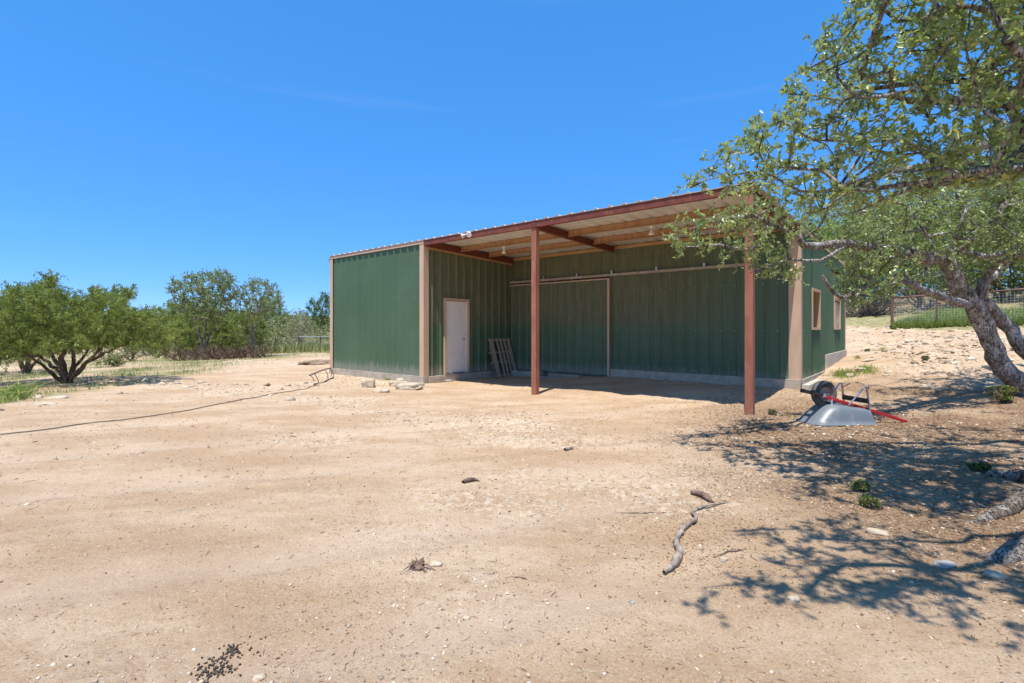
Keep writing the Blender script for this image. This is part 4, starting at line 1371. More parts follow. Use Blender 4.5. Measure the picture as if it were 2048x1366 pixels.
for i, (px, py, Dd, w_, h_, lb) in enumerate([(80, 690, 48, 75, 45, 'grey green tree beyond the large juniper at the far left'), (200, 695, 55, 80, 42, 'olive green tree beyond the meadow behind the large juniper'),
                                              (300, 693, 50, 60, 38, 'rounded oak beyond the meadow left of the thicket'), (-60, 690, 45, 70, 60, 'dark oak beyond the meadow at the left edge of the view')]):
    b = at(px, py, Dd); b.z = G(b.x, b.y); D = Dd
    broad_tree('oak_tree', lb, b, [(A_([(px, py - 20, 0), (px - w_ * .2, py - 35, 0)]), .2), (A_([(px + 4, py - 18, 0), (px + w_ * .25, py - 35, 0)]), .2)],
               [(px - w_, py - 15), (px - w_ * .8, py - h_ - 10), (px - w_ * .3, py - h_ - 28), (px + w_ * .3, py - h_ - 24), (px + w_ * .8, py - h_ - 8), (px + w_, py - 15), (px, py - 8)],
               D, 3, 50 + i, .85, 6, 8, .17, 'leaf_oak2' if i % 2 else 'leaf_olive', group='trees beyond the left meadow', n=500, tl=.8)

# oaks and scrub beyond the pen on the right
RT = [
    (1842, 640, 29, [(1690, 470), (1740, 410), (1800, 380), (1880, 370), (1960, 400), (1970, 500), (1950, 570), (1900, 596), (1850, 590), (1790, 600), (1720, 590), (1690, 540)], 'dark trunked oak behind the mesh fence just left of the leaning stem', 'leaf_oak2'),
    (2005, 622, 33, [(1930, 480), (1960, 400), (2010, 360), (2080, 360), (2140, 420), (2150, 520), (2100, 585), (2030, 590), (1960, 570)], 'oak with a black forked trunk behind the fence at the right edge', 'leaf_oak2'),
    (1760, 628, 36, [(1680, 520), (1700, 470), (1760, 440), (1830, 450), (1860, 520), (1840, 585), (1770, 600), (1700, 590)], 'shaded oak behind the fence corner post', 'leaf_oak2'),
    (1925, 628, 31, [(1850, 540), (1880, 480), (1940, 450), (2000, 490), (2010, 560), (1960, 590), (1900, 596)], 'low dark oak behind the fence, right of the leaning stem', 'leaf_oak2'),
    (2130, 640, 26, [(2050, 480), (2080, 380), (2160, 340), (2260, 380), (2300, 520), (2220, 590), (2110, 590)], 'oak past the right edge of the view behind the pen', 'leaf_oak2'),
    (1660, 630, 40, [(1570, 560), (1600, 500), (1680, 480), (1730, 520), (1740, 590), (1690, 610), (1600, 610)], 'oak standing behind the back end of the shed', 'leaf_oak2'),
]
for i, (px, py, Dd, poly, lb, mt) in enumerate(RT):
    b = at(px, py, Dd); b.z = G(b.x, b.y); D = Dd
    broad_tree('oak_tree', lb, b, [(A_([(px + 2, py - 35, 0), (px - 25, py - 80, 0), (px - 50, py - 130, 0)]), .19), (A_([(px + 12, py - 25, 0), (px + 40, py - 55, .3), (px + 60, py - 100, 0)]), .17), (A_([(px - 10, py - 30, .5), (px - 40, py - 55, 1), (px - 70, py - 70, 1)]), .12)],
               poly, D, 3.2, 70 + i, .62, 6, 9, .125, mt, bark='bark_oak', group='oaks behind the fenced pen', n=900, tl=.6, trunk_r=.28)

# grey bare brush beside the fence corner
def brush(name, label, base, n, h, w_, seed, mat='bark_dead', group=None, cat='brush'):
    r = random.Random(seed)
    m = MB()
    for i in range(n):
        a = r.uniform(0, 6.28); q = Vector((r.uniform(-w_, w_) * .35, r.uniform(-w_, w_) * .35, 0))
        d = Vector((math.cos(a) * r.uniform(.4, 1.0), math.sin(a) * r.uniform(.3, .9), r.uniform(.3, 1.0))).normalized()
        L = h * r.uniform(.6, 1.3)
        p1 = q + d * L * .5 + Vector((r.gauss(0, .08), r.gauss(0, .08), 0)); p2 = p1 + (d + Vector((r.gauss(0, .3), r.gauss(0, .3), -.1))).normalized() * L * .5
        rr = r.uniform(.012, .035)
        m.tube([q, p1, p2], [rr, rr * .7, rr * .25], 3, cap=False)
        for _ in range(2):
            d2 = (d + Vector((r.gauss(0, .6), r.gauss(0, .6), r.gauss(0, .4)))).normalized()
            m.tube([p1, p1 + d2 * L * .4], [rr * .45, rr * .15], 3, cap=False)
    o = m.build(name, M[mat], None)
    o.location = base
    tag(o, label, cat, group)
    return o
for i, (px, py, Dd, lb) in enumerate([(1712, 629, 28, 'grey leafless brush just past the back corner of the shed'), (1748, 627, 28, 'grey leafless brush next to the fence corner post')]):
    b = at(px, py, Dd); b.z = G(b.x, b.y)
    brush('brush', lb, b, 75, 1.5, 1.6, 80 + i, group='bare brush by the pen')

# low scrub on the left
def scrub(label, px, py, h, w_, seed, mat, n, sz, group='scrub bushes at the rim', depth=None):
    g = np.random.default_rng(seed)
    b = gpt(px, py) if depth is None else at(px, py, depth)
    b.z = G(b.x, b.y)
    if w_ < 1: w_ *= .6; h *= .8
    root = empty('bush', tuple(b)); tag(root, label, 'bush', group)
    t = Tree(seed)
    i0 = t.add(Vector((0, 0, -.05)), -1, .03)
    q = np.clip(g.normal(size=(40, 3)), -1.6, 1.6) * np.array([w_ * .26, w_ * .26, h * .24]) + np.array([0, 0, h * .5])
    q[:, 2] = np.abs(q[:, 2])
    ends = t.attach(q, .15, .03)
    pos, dr = twigs_and_leaves(t, ends, g, 6, w_ * .18, n, sz, 0, 1.2)
    t.radii(.005, 2.1)
    t.wood('branches', M['bark_jun'], root, 5)
    leaves_mesh('foliage', pos, dr, sz, g, M[mat], root, LEAF2_V, LEAF2_F, 1.0)
scrub('grey green scrub bush between the large juniper and the thicket', 262, 722, 1.3, 2.0, 90, 'leaf_olive', 8, .08)
scrub('pale wispy bush right under the thicket, left side', 312, 716, 1.3, 2.2, 91, 'leaf_olive', 8, .08)
scrub('small yellow green bush on the rim right of the large juniper', 228, 733, .6, 1.3, 92, 'leaf_oak2', 7, .06)
scrub('green shrub in front of the left end of the thicket', 345, 716, 1.9, 2.6, 191, 'leaf_jun', 10, .10, 'green shrubs under the thicket')
scrub('green shrub in front of the middle of the thicket', 468, 710, 1.7, 2.4, 192, 'leaf_jun', 10, .10, 'green shrubs under the thicket')
scrub('green shrub at the right end of the thicket', 578, 701, 1.9, 2.8, 193, 'leaf_jun', 10, .11, 'green shrubs under the thicket')
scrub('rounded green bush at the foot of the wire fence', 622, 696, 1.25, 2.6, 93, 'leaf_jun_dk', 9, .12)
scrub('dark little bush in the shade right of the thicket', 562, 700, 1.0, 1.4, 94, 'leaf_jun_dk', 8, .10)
scrub('leafy weed at the foot of the leaning oak', 2008, 806, .34, .45, 95, 'leaf_jun', 5, .035, 'small weeds under the oaks')
scrub('upper of two green weeds in the dappled shade', 1722, 982, .10, .22, 96, 'leaf_jun', 5, .022, 'small weeds under the oaks')
scrub('lower of two green weeds in the dappled shade', 1741, 1018, .10, .18, 97, 'leaf_jun_dk', 6, .022, 'small weeds under the oaks')
scrub('dark weed beside the pale root at the right edge', 1960, 948, .10, .25, 98, 'leaf_jun_dk', 5, .022, 'small weeds under the oaks')
scrub('dry weed at the foot of the right post', 1545, 832, .12, .2, 99, 'leaf_olive', 4, .02, 'small weeds under the oaks')
scrub('low weed on the bank below the fence, left one', 1735, 704, .12, .22, 100, 'leaf_olive', 5, .03, 'weeds on the bank')
scrub('low weed on the bank below the fence, middle one', 1850, 720, .12, .24, 101, 'leaf_olive', 5, .03, 'weeds on the bank')
scrub('low weed high on the bank under the fence', 1805, 684, .25, .5, 102, 'leaf_oak2', 5, .05, 'weeds on the bank')
# more stems in the tangle under the thicket
for i, (px, py, Dd, lb) in enumerate([(385, 708, 28.5, 'brown tangle of bare low branches under the left part of the thicket'), (440, 706, 28.5, 'brown tangle of bare low branches under the middle of the thicket'),
                                      (500, 703, 29, 'brown tangle of bare low branches under the right part of the thicket')]):
    b = at(px, py, Dd); b.z = G(b.x, b.y)
    brush('brush', lb, b, 80, 1.0, 2.4, 180 + i, 'bark_jun', 'bare tangles under the thicket')

# far woods: nobody could count these
def woods(name, label, a0, a1, r0, r1, h0, h1, n, seed, mat, sz, thick=None):
    g = np.random.default_rng(seed)
    nc = n // 40
    a = np.radians(g.uniform(a0, a1, nc)); r = g.uniform(r0, r1, nc)
    x, y = r * np.sin(a), r * np.cos(a)
    z = gz(x, y, False)
    top = h0 + (h1 - h0) * fbm(x, y, .06, 3, seed)
    cz = z + top * np.sqrt(g.random(nc))
    c = np.stack([x, y, cz], 1).repeat(40, 0) + g.normal(size=(nc * 40, 3)) * sz * np.array([3.2, 3.2, 1.9])
    d = g.normal(size=(len(c), 3))
    fr = frames_up(d, (0, 0, 1), g, .8)
    V, Fc, T = scatter(LEAF2_V, LEAF2_F, c, fr, sz * g.uniform(.6, 1.3, len(c)), g.random(nc).repeat(40) * .5 + g.random(len(c)) * .35)
    o = link(name, np_mesh(name, V, Fc, False, {'tint': T}), None, M[mat])
    tag(o, label, 'trees', None, 'stuff')
woods('woods', 'far oak and juniper woods beyond the left meadow', -62, -18, 62, 130, 2.2, 5.5, 60000, 301, 'leaf_olive', .30)
woods('woods', 'oak woods filling the slope behind the pen on the right', 29, 56, 42, 75, 4.5, 9.5, 70000, 302, 'leaf_oak2', .30)

# ------------------------------------------------------------------ wire fence far left, pipe fence of the pen on the right
def wire_fence():
    root = empty('wire_fence', tuple(at(600, 690, 44)))
    root.location.z = 0
    base = root.location.copy()
    tag(root, 'low wire fence on thin posts in the grass left of the shed', 'fence')
    xs = np.linspace(-24, -12.5, 9)
    P = []
    for i, x_ in enumerate(xs):
        y_ = 38 + (x_ + 24) * .8
        P.append(Vector((x_, y_, G(x_, y_))))
    for p in P:
        m = MB(); m.tube([p - base - Vector((0, 0, .2)), p - base + Vector((0, 0, 1.35))], .045, 6); m.build('fence_post', M['iron'], root)
    for p, q in zip(P, P[1:]):
        for k in range(6):
            m = MB(); h = Vector((0, 0, .2 + .22 * k)); m.tube([p - base + h, q - base + h], .007, 3); m.build('fence_wire', M['wire'], root)
    m = MB(); m.tube([p - base + Vector((0, 0, 1.33)) for p in P[4:]], .03, 5); m.build('top_rail', M['wire'], root)
wire_fence()

def pen_fence():
    A = Vector((16.8, 22.0, 0)); Bp = Vector((20.4, 17.0, 0))
    A.z = G(A.x, A.y); Bp.z = G(Bp.x, Bp.y)
    root = empty('pen_fence', tuple(A)); base = A.copy()
    tag(root, 'rusty pipe rail fence with square wire mesh round the grassy pen', 'fence')
    n = 4
    H = 1.36
    pts = [A.lerp(Bp, i / n) for i in range(n + 1)]
    for i, p in enumerate(pts):
        p.z = G(p.x, p.y)
    back = [A + Vector((2.2, 6, 0)), A + Vector((6, 8.5, 0))]
    def run(P, wires=True):
        for i, p in enumerate(P):
            m = MB(); r_ = .055 if p is pts[0] else .035
            m.tube([p - base - Vector((0, 0, .25)), p - base + Vector((0, 0, H - .02))], r_, 8); m.build('fence_post', M['fence_rust'], root)
        for p, q in zip(P, P[1:]):
            m = MB(); m.tube([p - base + Vector((0, 0, H)), q - base + Vector((0, 0, H))], .042, 8); m.build('top_rail', M['fence_rust'], root, smooth=True)
            L = (q - p).length
            nv = int(L / .10)
            m = MB()
            for k in range(nv):
                s_ = p.lerp(q, (k + .5) / nv) - base
                m.tube([s_ + Vector((0, 0, .05)), s_ + Vector((0, 0, H - .05))], .0026, 3, cap=False)
            for k in range(13):
                h = Vector((0, 0, .06 + k * .10))
                m.tube([p - base + h, q - base + h], .0026, 3, cap=False)
            o = m.build('wire_mesh', M['wire'], root)
            o['kind'] = 'stuff'
    run(pts)
    b2 = [pts[0], A + Vector((.6, 4.5, 0)), A + Vector((1.2, 9, 0))]
    for p in b2[1:]: p.z = G(p.x, p.y)
    b3 = [b2[-1], b2[-1] + Vector((4.0, -.5, 0)), b2[-1] + Vector((8.0, -1.0, 0)), b2[-1] + Vector((12, -1.5, 0))]
    for p in b3[1:]: p.z = G(p.x, p.y)
pen_fence()

# ------------------------------------------------------------------ rocks
def rock_mesh(seed, size, flat=.5, sub=3, rough=.28, blocky=0.0):
    bm = bmesh.new()
    bmesh.ops.create_icosphere(bm, subdivisions=sub, radius=1)
    off = Vector((seed * 3.7, seed * 1.3, seed * 7.1))
    for v in bm.verts:
        c = v.co.copy()
        if blocky > 0:
            mx_ = max(abs(c.x), abs(c.y), abs(c.z))
            c = c.lerp(c / mx_ * .8, blocky)
        k = 1 + rough * mnoise.noise(c * 1.4 + off) + rough * .45 * mnoise.noise(c * 3.7 + off)
        v.co = c * k
    for v in bm.verts:
        v.co = Vector((v.co.x * size[0], v.co.y * size[1], v.co.z * size[2]))
    me = bpy.data.meshes.new('rock')
    bm.to_mesh(me); bm.free()
    if sub >= 3: me.polygons.foreach_set('use_smooth', np.ones(len(me.polygons), dtype=bool))
    return me
def rock(px, py, size, rz, label, seed, mat='rock', group='loose rocks by the shed wall', blocky=.35, lift=.25, cat='rock', name='rock'):
    p = gpt(px, py)
    size = tuple(q * (1.3 if 'shed wall' in group else 1) for q in size)
    me = rock_mesh(seed, size, blocky=blocky)
    o = link(name, me, None, M[mat])
    o.location = p + Vector((0, 0, size[2] * lift)); o.rotation_euler = (random.uniform(-.1, .1), random.uniform(-.1, .1), rz)
    tag(o, label, cat, group)
    return o
rock(737, 774, (.14, .11, .12), .2, 'squarish pale block of stone standing alone below the green wall', 1, blocky=.8, lift=.5)
rock(763, 784, (.145, .11, .055), .5, 'flat round stone with a dark underside lying nearest the yard', 2)
rock(819, 778, (.27, .17, .085), -.25, 'largest pale flat boulder below the shed corner', 3, blocky=.5, lift=.5)
rock(797, 771, (.20, .11, .07), .35, 'pale slab leaning behind the largest boulder', 4, blocky=.5, lift=.5)
rock(803, 763, (.13, .10, .07), .1, 'small pale stone tight against the foundation under the green wall', 5)
rock(842, 771, (.07, .06, .05), .1, 'little dark stone right at the shed corner', 6, 'rock_dk')
rock(889, 764, (.20, .08, .05), .5, 'rubble stone under the white door step', 7, 'rock_dk')
rock(866, 765, (.16, .10, .07), .3, 'brown rubble stone between the corner and the door step', 8, 'rock_dk')
rock(1394, 766, (.06, .05, .04), .3, 'small pale stone in the shade by the concrete kerb', 9, group='small stones on the yard')
rock(1850, 780, (.12, .09, .075), .3, 'left one of two pale stones at the foot of the bank', 10, group='pale stones at the foot of the bank')
rock(1870, 781, (.11, .07, .055), 1.3, 'right one of two pale stones at the foot of the bank', 11, group='pale stones at the foot of the bank')
rock(1755, 1068, (.075, .04, .028), 2.4, 'pale oblong stone in the middle of the dappled shade', 12, group='small stones on the yard')
rock(1587, 1203, (.028, .026, .022), 0, 'round whitish stone in the shadow of the near branches', 13, group='small stones on the yard')
rock(1448, 1116, (.028, .022, .016), .7, 'white stone right of the long crooked stick', 14, group='small stones on the yard')
rock(871, 1130, (.040, .032, .020), .2, 'whitish pebble next to the clump of dug up roots', 15, group='small stones on the yard')
rock(933, 1233, (.020, .017, .012), .2, 'pale pebble in the open dirt at the bottom centre', 16, group='small stones on the yard')
rock(1264, 1204, (.014, .014, .012), .2, 'blue grey pebble left of the near branch shadow', 17, 'rock_dk', group='small stones on the yard')
rock(518, 1349, (.028, .02, .014), .2, 'white grey pebble near the pile of droppings', 18, group='small stones on the yard')
rock(1990, 1155, (.05, .035, .025), -.5, 'white stone among the leaf litter near the right edge', 19, group='small stones on the yard')
rock(1890, 1132, (.07, .035, .022), .1, 'flat grey stone in the leaf litter of the near oak', 20, 'rock_dk', group='small stones on the yard')
for i, (px, py, sx, lb) in enumerate([(1738, 722, .32, 'pale ledge stone on the bank beside the raised foundation, upper one'), (1722, 741, .30, 'pale ledge stone in the grass beside the foundation, lower one'),
                                      (1700, 752, .22, 'thin pale stone in the grass near the tan corner trim')]):
    rock(px, py, (sx, .10, .05), .5 + .2 * i, lb, 30 + i, group='ledge stones beside the foundation')
for i, (px, py, sx, lb) in enumerate([(90, 808, .45, 'pale ledge of limestone at the rim below the large juniper'), (115, 796, .5, 'broad limestone slab at the foot of the large juniper'), (75, 796, .22, 'small limestone lump left of the large juniper trunk'), (180, 738, .4, 'pale flat stone on the rim right of the large juniper trunk')]):
    rock(px, py, (sx * .42, .13, .055), .3 + .2 * i, lb, 40 + i, group='limestone on the rim', lift=-.1)

# ------------------------------------------------------------------ pallet
def pallet():
    o_ = shed.matrix_world
    p0 = B(.42, 2.50, 0); p0.z = max(G(p0.x, p0.y), -.1)
    root = empty('wooden_pallet', tuple(p0), -TH)
    tag(root, 'weathered grey wooden pallet leaning against the wall in the inner corner', 'pallet')
    W, H_ = .98, 1.22
    lean = math.atan2(.36, 1.15)
    ex = Vector((-math.sin(lean), 0, math.cos(lean)))      # up along the pallet
    nx = Vector((math.cos(lean), 0, math.sin(lean)))
    ey = Vector((0, 1, 0))
    R = Matrix((ey, nx, ex)).transposed()
    for name, off, spec in (('slat', .05, [(.09, .17), (.36, .09), (.53, .09), (.70, .09), (.89, .15)]), ('back_slat', -.055, [(.10, .10), (.49, .10), (.88, .10)])):
        for c, w_ in spec:
            m = MB(); m.box(ey * c + ex * (H_ / 2) + nx * off, (w_, .018, H_), R)
            m.build(name, M['wood_grey'], root, bevel=.003)
    for h in (.05, .47, .78, 1.17):
        if h == .47 or h in (.05, .78, 1.17):
            m = MB(); m.box(ey * (W / 2 - .02) + ex * h, (W + .06, .085, .038), R)
            m.build('runner', M['wood_grey'], root, bevel=.003)
pallet()

# ------------------------------------------------------------------ boards and blocks under the sliding door
def slab_piece(name, label, u0, u1, v0, v1, z0, z1, rz, mat, cat, seed, group=None):
    c = B((u0 + u1) / 2, (v0 + v1) / 2, (z0 + z1) / 2)
    m = MB(); m.box((0, 0, 0), (u1 - u0, v1 - v0, z1 - z0))
    bmesh.ops.subdivide_edges(m.bm, edges=m.bm.edges[:], cuts=4, use_grid_fill=True)
    for v in m.bm.verts: v.co += Vector((mnoise.noise(v.co * 9 + Vector((seed, 0, 0))), mnoise.noise(v.co * 9 + Vector((0, seed, 0))), mnoise.noise(v.co * 9 + Vector((0, 0, seed))))) * .010
    o = m.build(name, M[mat], None)
    o.location = c; o.rotation_euler = (0, 0, -TH + rz)
    tag(o, label, cat, group)
slab_piece('concrete_block', 'long concrete block lying under the left part of the sliding door', .45, 1.50, 3.22, 3.42, -.03, .13, .03, 'concrete', 'block', 1)
slab_piece('timber_beam', 'short square timber lying under the middle of the sliding door', 1.85, 2.95, 3.15, 3.30, .0, .13, -.04, 'wood_grey', 'timber', 2)
slab_piece('flat_stone', 'flat grey slab lying in the shade in front of the timber', 1.62, 2.50, 2.86, 3.08, -.02, .05, .06, 'rock_dk', 'slab', 3)

# ------------------------------------------------------------------ wheelbarrow, upside down
def wheelbarrow():
    P0 = at(1617, 787, 7.3)
    base = Vector((P0.x, P0.y, G(4.8, 7.2) - .012))
    ang = math.radians(8)
    root = empty('wheelbarrow', tuple(base), ang)
    tag(root, 'upside down grey wheelbarrow with red wooden handles lying in front of the shed', 'wheelbarrow')
    # tray: rim on the ground, bottom up
    m = MB()
    def ring(x0, x1, yw0, yw1, z, rc, zt=0.0):
        """rounded rectangle, narrower at the front (x0), corner radius rc"""
        out = []
        L = x1 - x0
        for cxn, cyn, a0 in ((1, 1, 0), (0, 1, 90), (0, -1, 180), (1, -1, 270)):
            rr__ = rc if cxn == 1 else min(rc * 1.8, yw0 * .98)
            cx = (x1 - rr__) if cxn else (x0 + rr__)
            for k in range(9):
                an = math.radians(a0 + 90 * k / 8)
                x = cx + rr__ * math.cos(an)
                f = (x - x0) / L
                hw = yw0 + (yw1 - yw0) * min(max(f, 0), 1)
                y = cyn * (hw - rr__) + rr__ * math.sin(an)
                out.append((x, y, z + zt * f))
        # extra points along the straight sides
        full = []
        for i, p in enumerate(out):
            q = out[(i + 1) % len(out)]
            full.append(p)
            if i % 9 == 8:
                for t_ in (.2, .4, .6, .8): full.append(tuple(p[k] + (q[k] - p[k]) * t_ for k in range(3)))
        return [m.bm.verts.new(p) for p in full]
    spec = [(-.075, .875, .27, .345, .006, .09, 0), (-.080, .880, .275, .350, .018, .09, 0), (-.065, .868, .262, .337, .026, .088, 0), (-.045, .855, .245, .322, .032, .085, 0),
            (.00, .842, .232, .308, .08, .085, 0), (.07, .828, .218, .294, .15, .085, -.01), (.135, .812, .203, .28, .21, .085, -.025), (.185, .795, .19, .266, .252, .085, -.045),
            (.225, .775, .172, .248, .277, .085, -.058), (.265, .75, .15, .226, .289, .08, -.062), (.32, .71, .11, .18, .294, .07, -.06), (.45, .62, .04, .08, .295, .03, -.055)]
    R_ = [ring(*q) for q in spec]
    for a, b in zip(R_, R_[1:]):
        n = len(a)
        for k in range(n): m.bm.faces.new((a[k], a[(k + 1) % n], b[(k + 1) % n], b[k]))
    m.bm.faces.new(R_[-1])
    tray = m.build('tray', M['tray'], root, smooth=True)
    # handles: converge at the nose, end on the ground behind
    def hz(x): return .455 - .30 * x
    for s_ in (-1, 1):
        m = MB()
        pts = [Vector((.10, s_ * .055, hz(.10))), Vector((.75, s_ * .17, hz(.75))), Vector((1.33, s_ * .29, .040))]
        for p, q in zip(pts, pts[1:]): m.bar(p, q, .034, .044)
        m.build('handle', M['redhandle'], root, bevel=.004)
    # nose bracket ahead of the wheel
    m = MB(); m.bar((-.02, -.10, hz(-.02) + .01), (.16, -.075, hz(.16) + .012), .05, .052); m.bar((-.02, .10, hz(-.02) + .01), (.16, .075, hz(.16) + .012), .05, .052); m.bar((-.03, -.12, hz(0) + .01), (-.03, .12, hz(0) + .01), .035, .05)
    m.build('nose_guard', M['black'], root, bevel=.005)
    m = MB(); m.box((.17, -.075, hz(.17) + .012), (.07, .05, .052)); m.build('bracket', M['galv2'], root)
    # wheel
    wc = Vector((.25, 0, .425))
    wr = empty('wheel', tuple(wc)); wr.parent = root
    m = MB()
    N, n2, RR, rr_ = 48, 14, .142, .052
    grid = []
    for i in range(N):
        a = 2 * math.pi * i / N
        row = []
        for j in range(n2):
            b = 2 * math.pi * j / n2
            k = rr_ * (1 + (.07 if (math.cos(b) > .3 and i % 2) else 0))
            row.append(m.bm.verts.new(((RR + k * math.cos(b)) * math.cos(a), k * 1.1 * math.sin(b), (RR + k * math.cos(b)) * math.sin(a))))
        grid.append(row)
    for i in range(N):
        for j in range(n2):
            m.bm.faces.new((grid[i][j], grid[(i + 1) % N][j], grid[(i + 1) % N][(j + 1) % n2], grid[i][(j + 1) % n2]))
    m.build('tyre', M['rubber'], wr, smooth=True)
    m = MB(); m.lathe((0, -.035, 0), (0, 1, 0), [(0, .102), (0, .096), (.014, .085), (.022, .05), (.005, .03), (-.012, .028), (-.012, .0)], 24)
    m.lathe((0, .035, 0), (0, -1, 0), [(0, .102), (0, .096), (.014, .085), (.022, .05), (.005, .03), (-.012, .028), (-.012, .0)], 24)
    m.lathe((0, -.035, 0), (0, 1, 0), [(0, .100), (.07, .100)], 24)
    m.build('rim', M['rim'], wr, smooth=True)
    m = MB(); m.tube([(0, -.10, 0), (0, .10, 0)], .009, 8); m.build('axle', M['galv2'], wr)
    for s_ in (-1, 1):
        # legs stand up in the air
        m = MB(); y = s_ * .225
        m.tube([(.50, y * .8, hz(.50) - .02), (.665, y, .50), (.70, y, .548), (.735, y, .548)], .012, 8)
        m.bar((.745, y, .545), (.795, y * 1.02, .17), .030, .012)
        m.bar((.70, y, .552), (.80, y, .552), .045, .006)
        m.build('leg', M['galv2'], root, smooth=False)
        m = MB(); m.bar((.745, y, .49), (.835, y * .75, .552), .022, .008); m.build('leg_foot', M['black'], root)
        # braces from the handles down to the tray front
        m = MB(); m.bar((.29, s_ * .10, hz(.29)), (.27, s_ * .135, .155), .026, .006); m.bar((.27, s_ * .135, .155), (.20, s_ * .155, .150), .028, .008); m.build('tray_brace', M['galv2'], root)
    m = MB(); m.bar((.790, -.225, .21), (.790, .225, .21), .055, .010, Vector((1, 0, 0))); m.bar((.76, -.23, .34), (.76, .23, .34), .02, .07); m.build('cross_brace', M['steel_dk'] if 'steel_dk' in M else M['black'], root)
wheelbarrow()

# ------------------------------------------------------------------ iron rack, hose, mound
def rack():
    a, b_ = gpt(632, 770), gpt(664, 757)
    base = a.lerp(b_, .5)
    root = empty('iron_rack', tuple(base)); tag(root, 'small bent iron rack half buried beside the left shed corner', 'rack')
    D0, D1 = a.y, b_.y
    bot = [at(628, 768, D0), at(645, 765, (D0 + D1) / 2), at(666, 755, D1)]
    topp = [at(619, 751, D0), at(635, 744, D0 + .3), at(652, 738, D1 - .5), at(661, 736, D1)]
    m = MB()
    for p, q in zip(topp, topp[1:]): m.bar(p - base, q - base, .05, .022)
    m.build('top_bar', M['iron'], root)
    m = MB(); m.tube([p - base for p in bot], .016, 6); m.build('bottom_bar', M['iron'], root)
    for (x0, y0, x1, y1, f) in ((621, 751, 628, 764, 0), (629, 748, 638, 770, .15), (651, 741, 656, 758, .7), (660, 737, 663, 752, .9), (663, 738, 667, 757, 1)):
        d = D0 + (D1 - D0) * f
        p, q = at(x0, y0, d) - base, at(x1, y1, d) - base
        m = MB(); m.tube([p, p.lerp(q, .5) + Vector((.03, 0, 0)), q], .011, 5); m.build('rung', M['iron'], root)
rack()
pts = []
for px, py in [(-60, 872), (0, 868), (100, 858), (200, 847), (300, 834), (380, 821), (450, 808), (510, 797), (560, 788), (610, 777), (645, 767)]:
    p = gpt(px, py); p.z += .012; pts.append(p)
P2 = []
for p, q in zip(pts, pts[1:]):
    n = max(2, int((q - p).length / .25))
    for k in range(n):
        r_ = p.lerp(q, k / n); x_, y_ = r_.x + .03 * math.sin(r_.x * 2.3), r_.y + .03 * math.cos(r_.x * 1.7)
        P2.append(Vector((x_, y_, G(x_, y_) + .012)))
m = MB(); m.tube(P2, .0085, 6)
tag(m.build('water_pipe', M['hose'], None, smooth=True), 'long thin dark water pipe over the dirt from left edge to iron rack', 'pipe')

def mound(name, label, px0, px1, py, h, w_, mat, cat, seed):
    a, b_ = gpt(px0, py), gpt(px1, py - 3)
    base = a.lerp(b_, .5)
    L = (b_ - a).length / 2
    me = rock_mesh(seed, (L, w_, h), sub=5, rough=.5)
    o = link(name, me, None, M[mat]); o.location = base; o.rotation_euler = (0, 0, math.atan2(b_.y - a.y, b_.x - a.x)); tag(o, label, cat)
mound('soil_mound', 'low heap of brown soil and twigs behind the left shed corner', 596, 680, 729, .16, .5, 'soil', 'soil heap', 51)

# ------------------------------------------------------------------ dead wood on the yard
def stick(name, label, pts, radii, mat, cat='stick', knob=.25, group=None, sides=10):
    t = Tree(3)
    W_ = []
    for (px, py, h) in pts:
        p = gpt(px, py); p.z += h; W_.append(p)
    base = W_[0].copy()
    W_ = [p - base for p in W_]
    idx = t.limb(W_, .02, .02, wig=.003, step=.025)
    t.radii(.01)
    n = len(idx)
    t.R = [float(np.interp(i / (n - 1), np.linspace(0, 1, len(radii)), radii)) * (1 + .12 * mnoise.noise(t.P[i] * 14)) for i in range(n)]
    bpy_name = t.wood(name, M[mat], None, sides, knob, 26)
    bpy_name.location = base
    tag(bpy_name, label, cat, group)
stick('crooked_stick', 'long crooked bleached stick lying across the dirt in the right foreground', [(1328, 1146, .018), (1352, 1126, .022), (1359, 1108, .02), (1353, 1090, .018), (1366, 1062, .018), (1392, 1042, .02), (1386, 1028, .018), (1402, 1016, .014), (1440, 1008, .010), (1458, 1005, .004)],
      [.012, .028, .024, .019, .019, .018, .015, .012, .009, .004], 'stick')
stick('rotten_branch', 'short dark knotty branch lying above the long crooked stick', [(1382, 985, .02), (1400, 990, .03), (1416, 997, .025), (1428, 1004, .004)], [.018, .030, .026, .006], 'stick_dk')
stick('driftwood_chunk', 'small dark piece of wood lying alone in the middle of the yard', [(926, 966, .012), (936, 962, .02), (948, 959, .015), (960, 958, .005)], [.018, .024, .020, .006], 'stick_dk', group='wood scraps on the yard')
stick('wood_scrap', 'tiny pale wood scrap on the yard between the posts', [(1130, 904, .015), (1138, 902, .018), (1146, 900, .015)], [.022, .022, .020], 'stick', group='wood scraps on the yard')
stick('thin_root', 'thin brown twig lying at the bottom centre of the yard', [(1030, 1156, .004), (1042, 1159, .006), (1054, 1162, .004)], [.003, .004, .003], 'stick_dk', group='wood scraps on the yard', sides=5)
stick('thin_root', 'thin half buried root left of the crooked stick', [(1238, 1022, .0), (1270, 1026, .004), (1310, 1028, .003), (1345, 1028, -.003)], [.005, .006, .005, .003], 'stick_dk', group='thin roots in the dirt', sides=6)
stick('thin_root', 'thin curved root beside the white stone right of the crooked stick', [(1430, 1112, -.002), (1455, 1103, .005), (1480, 1100, .004), (1512, 1094, -.002)], [.004, .007, .005, .003], 'stick_dk', group='thin roots in the dirt', sides=6)
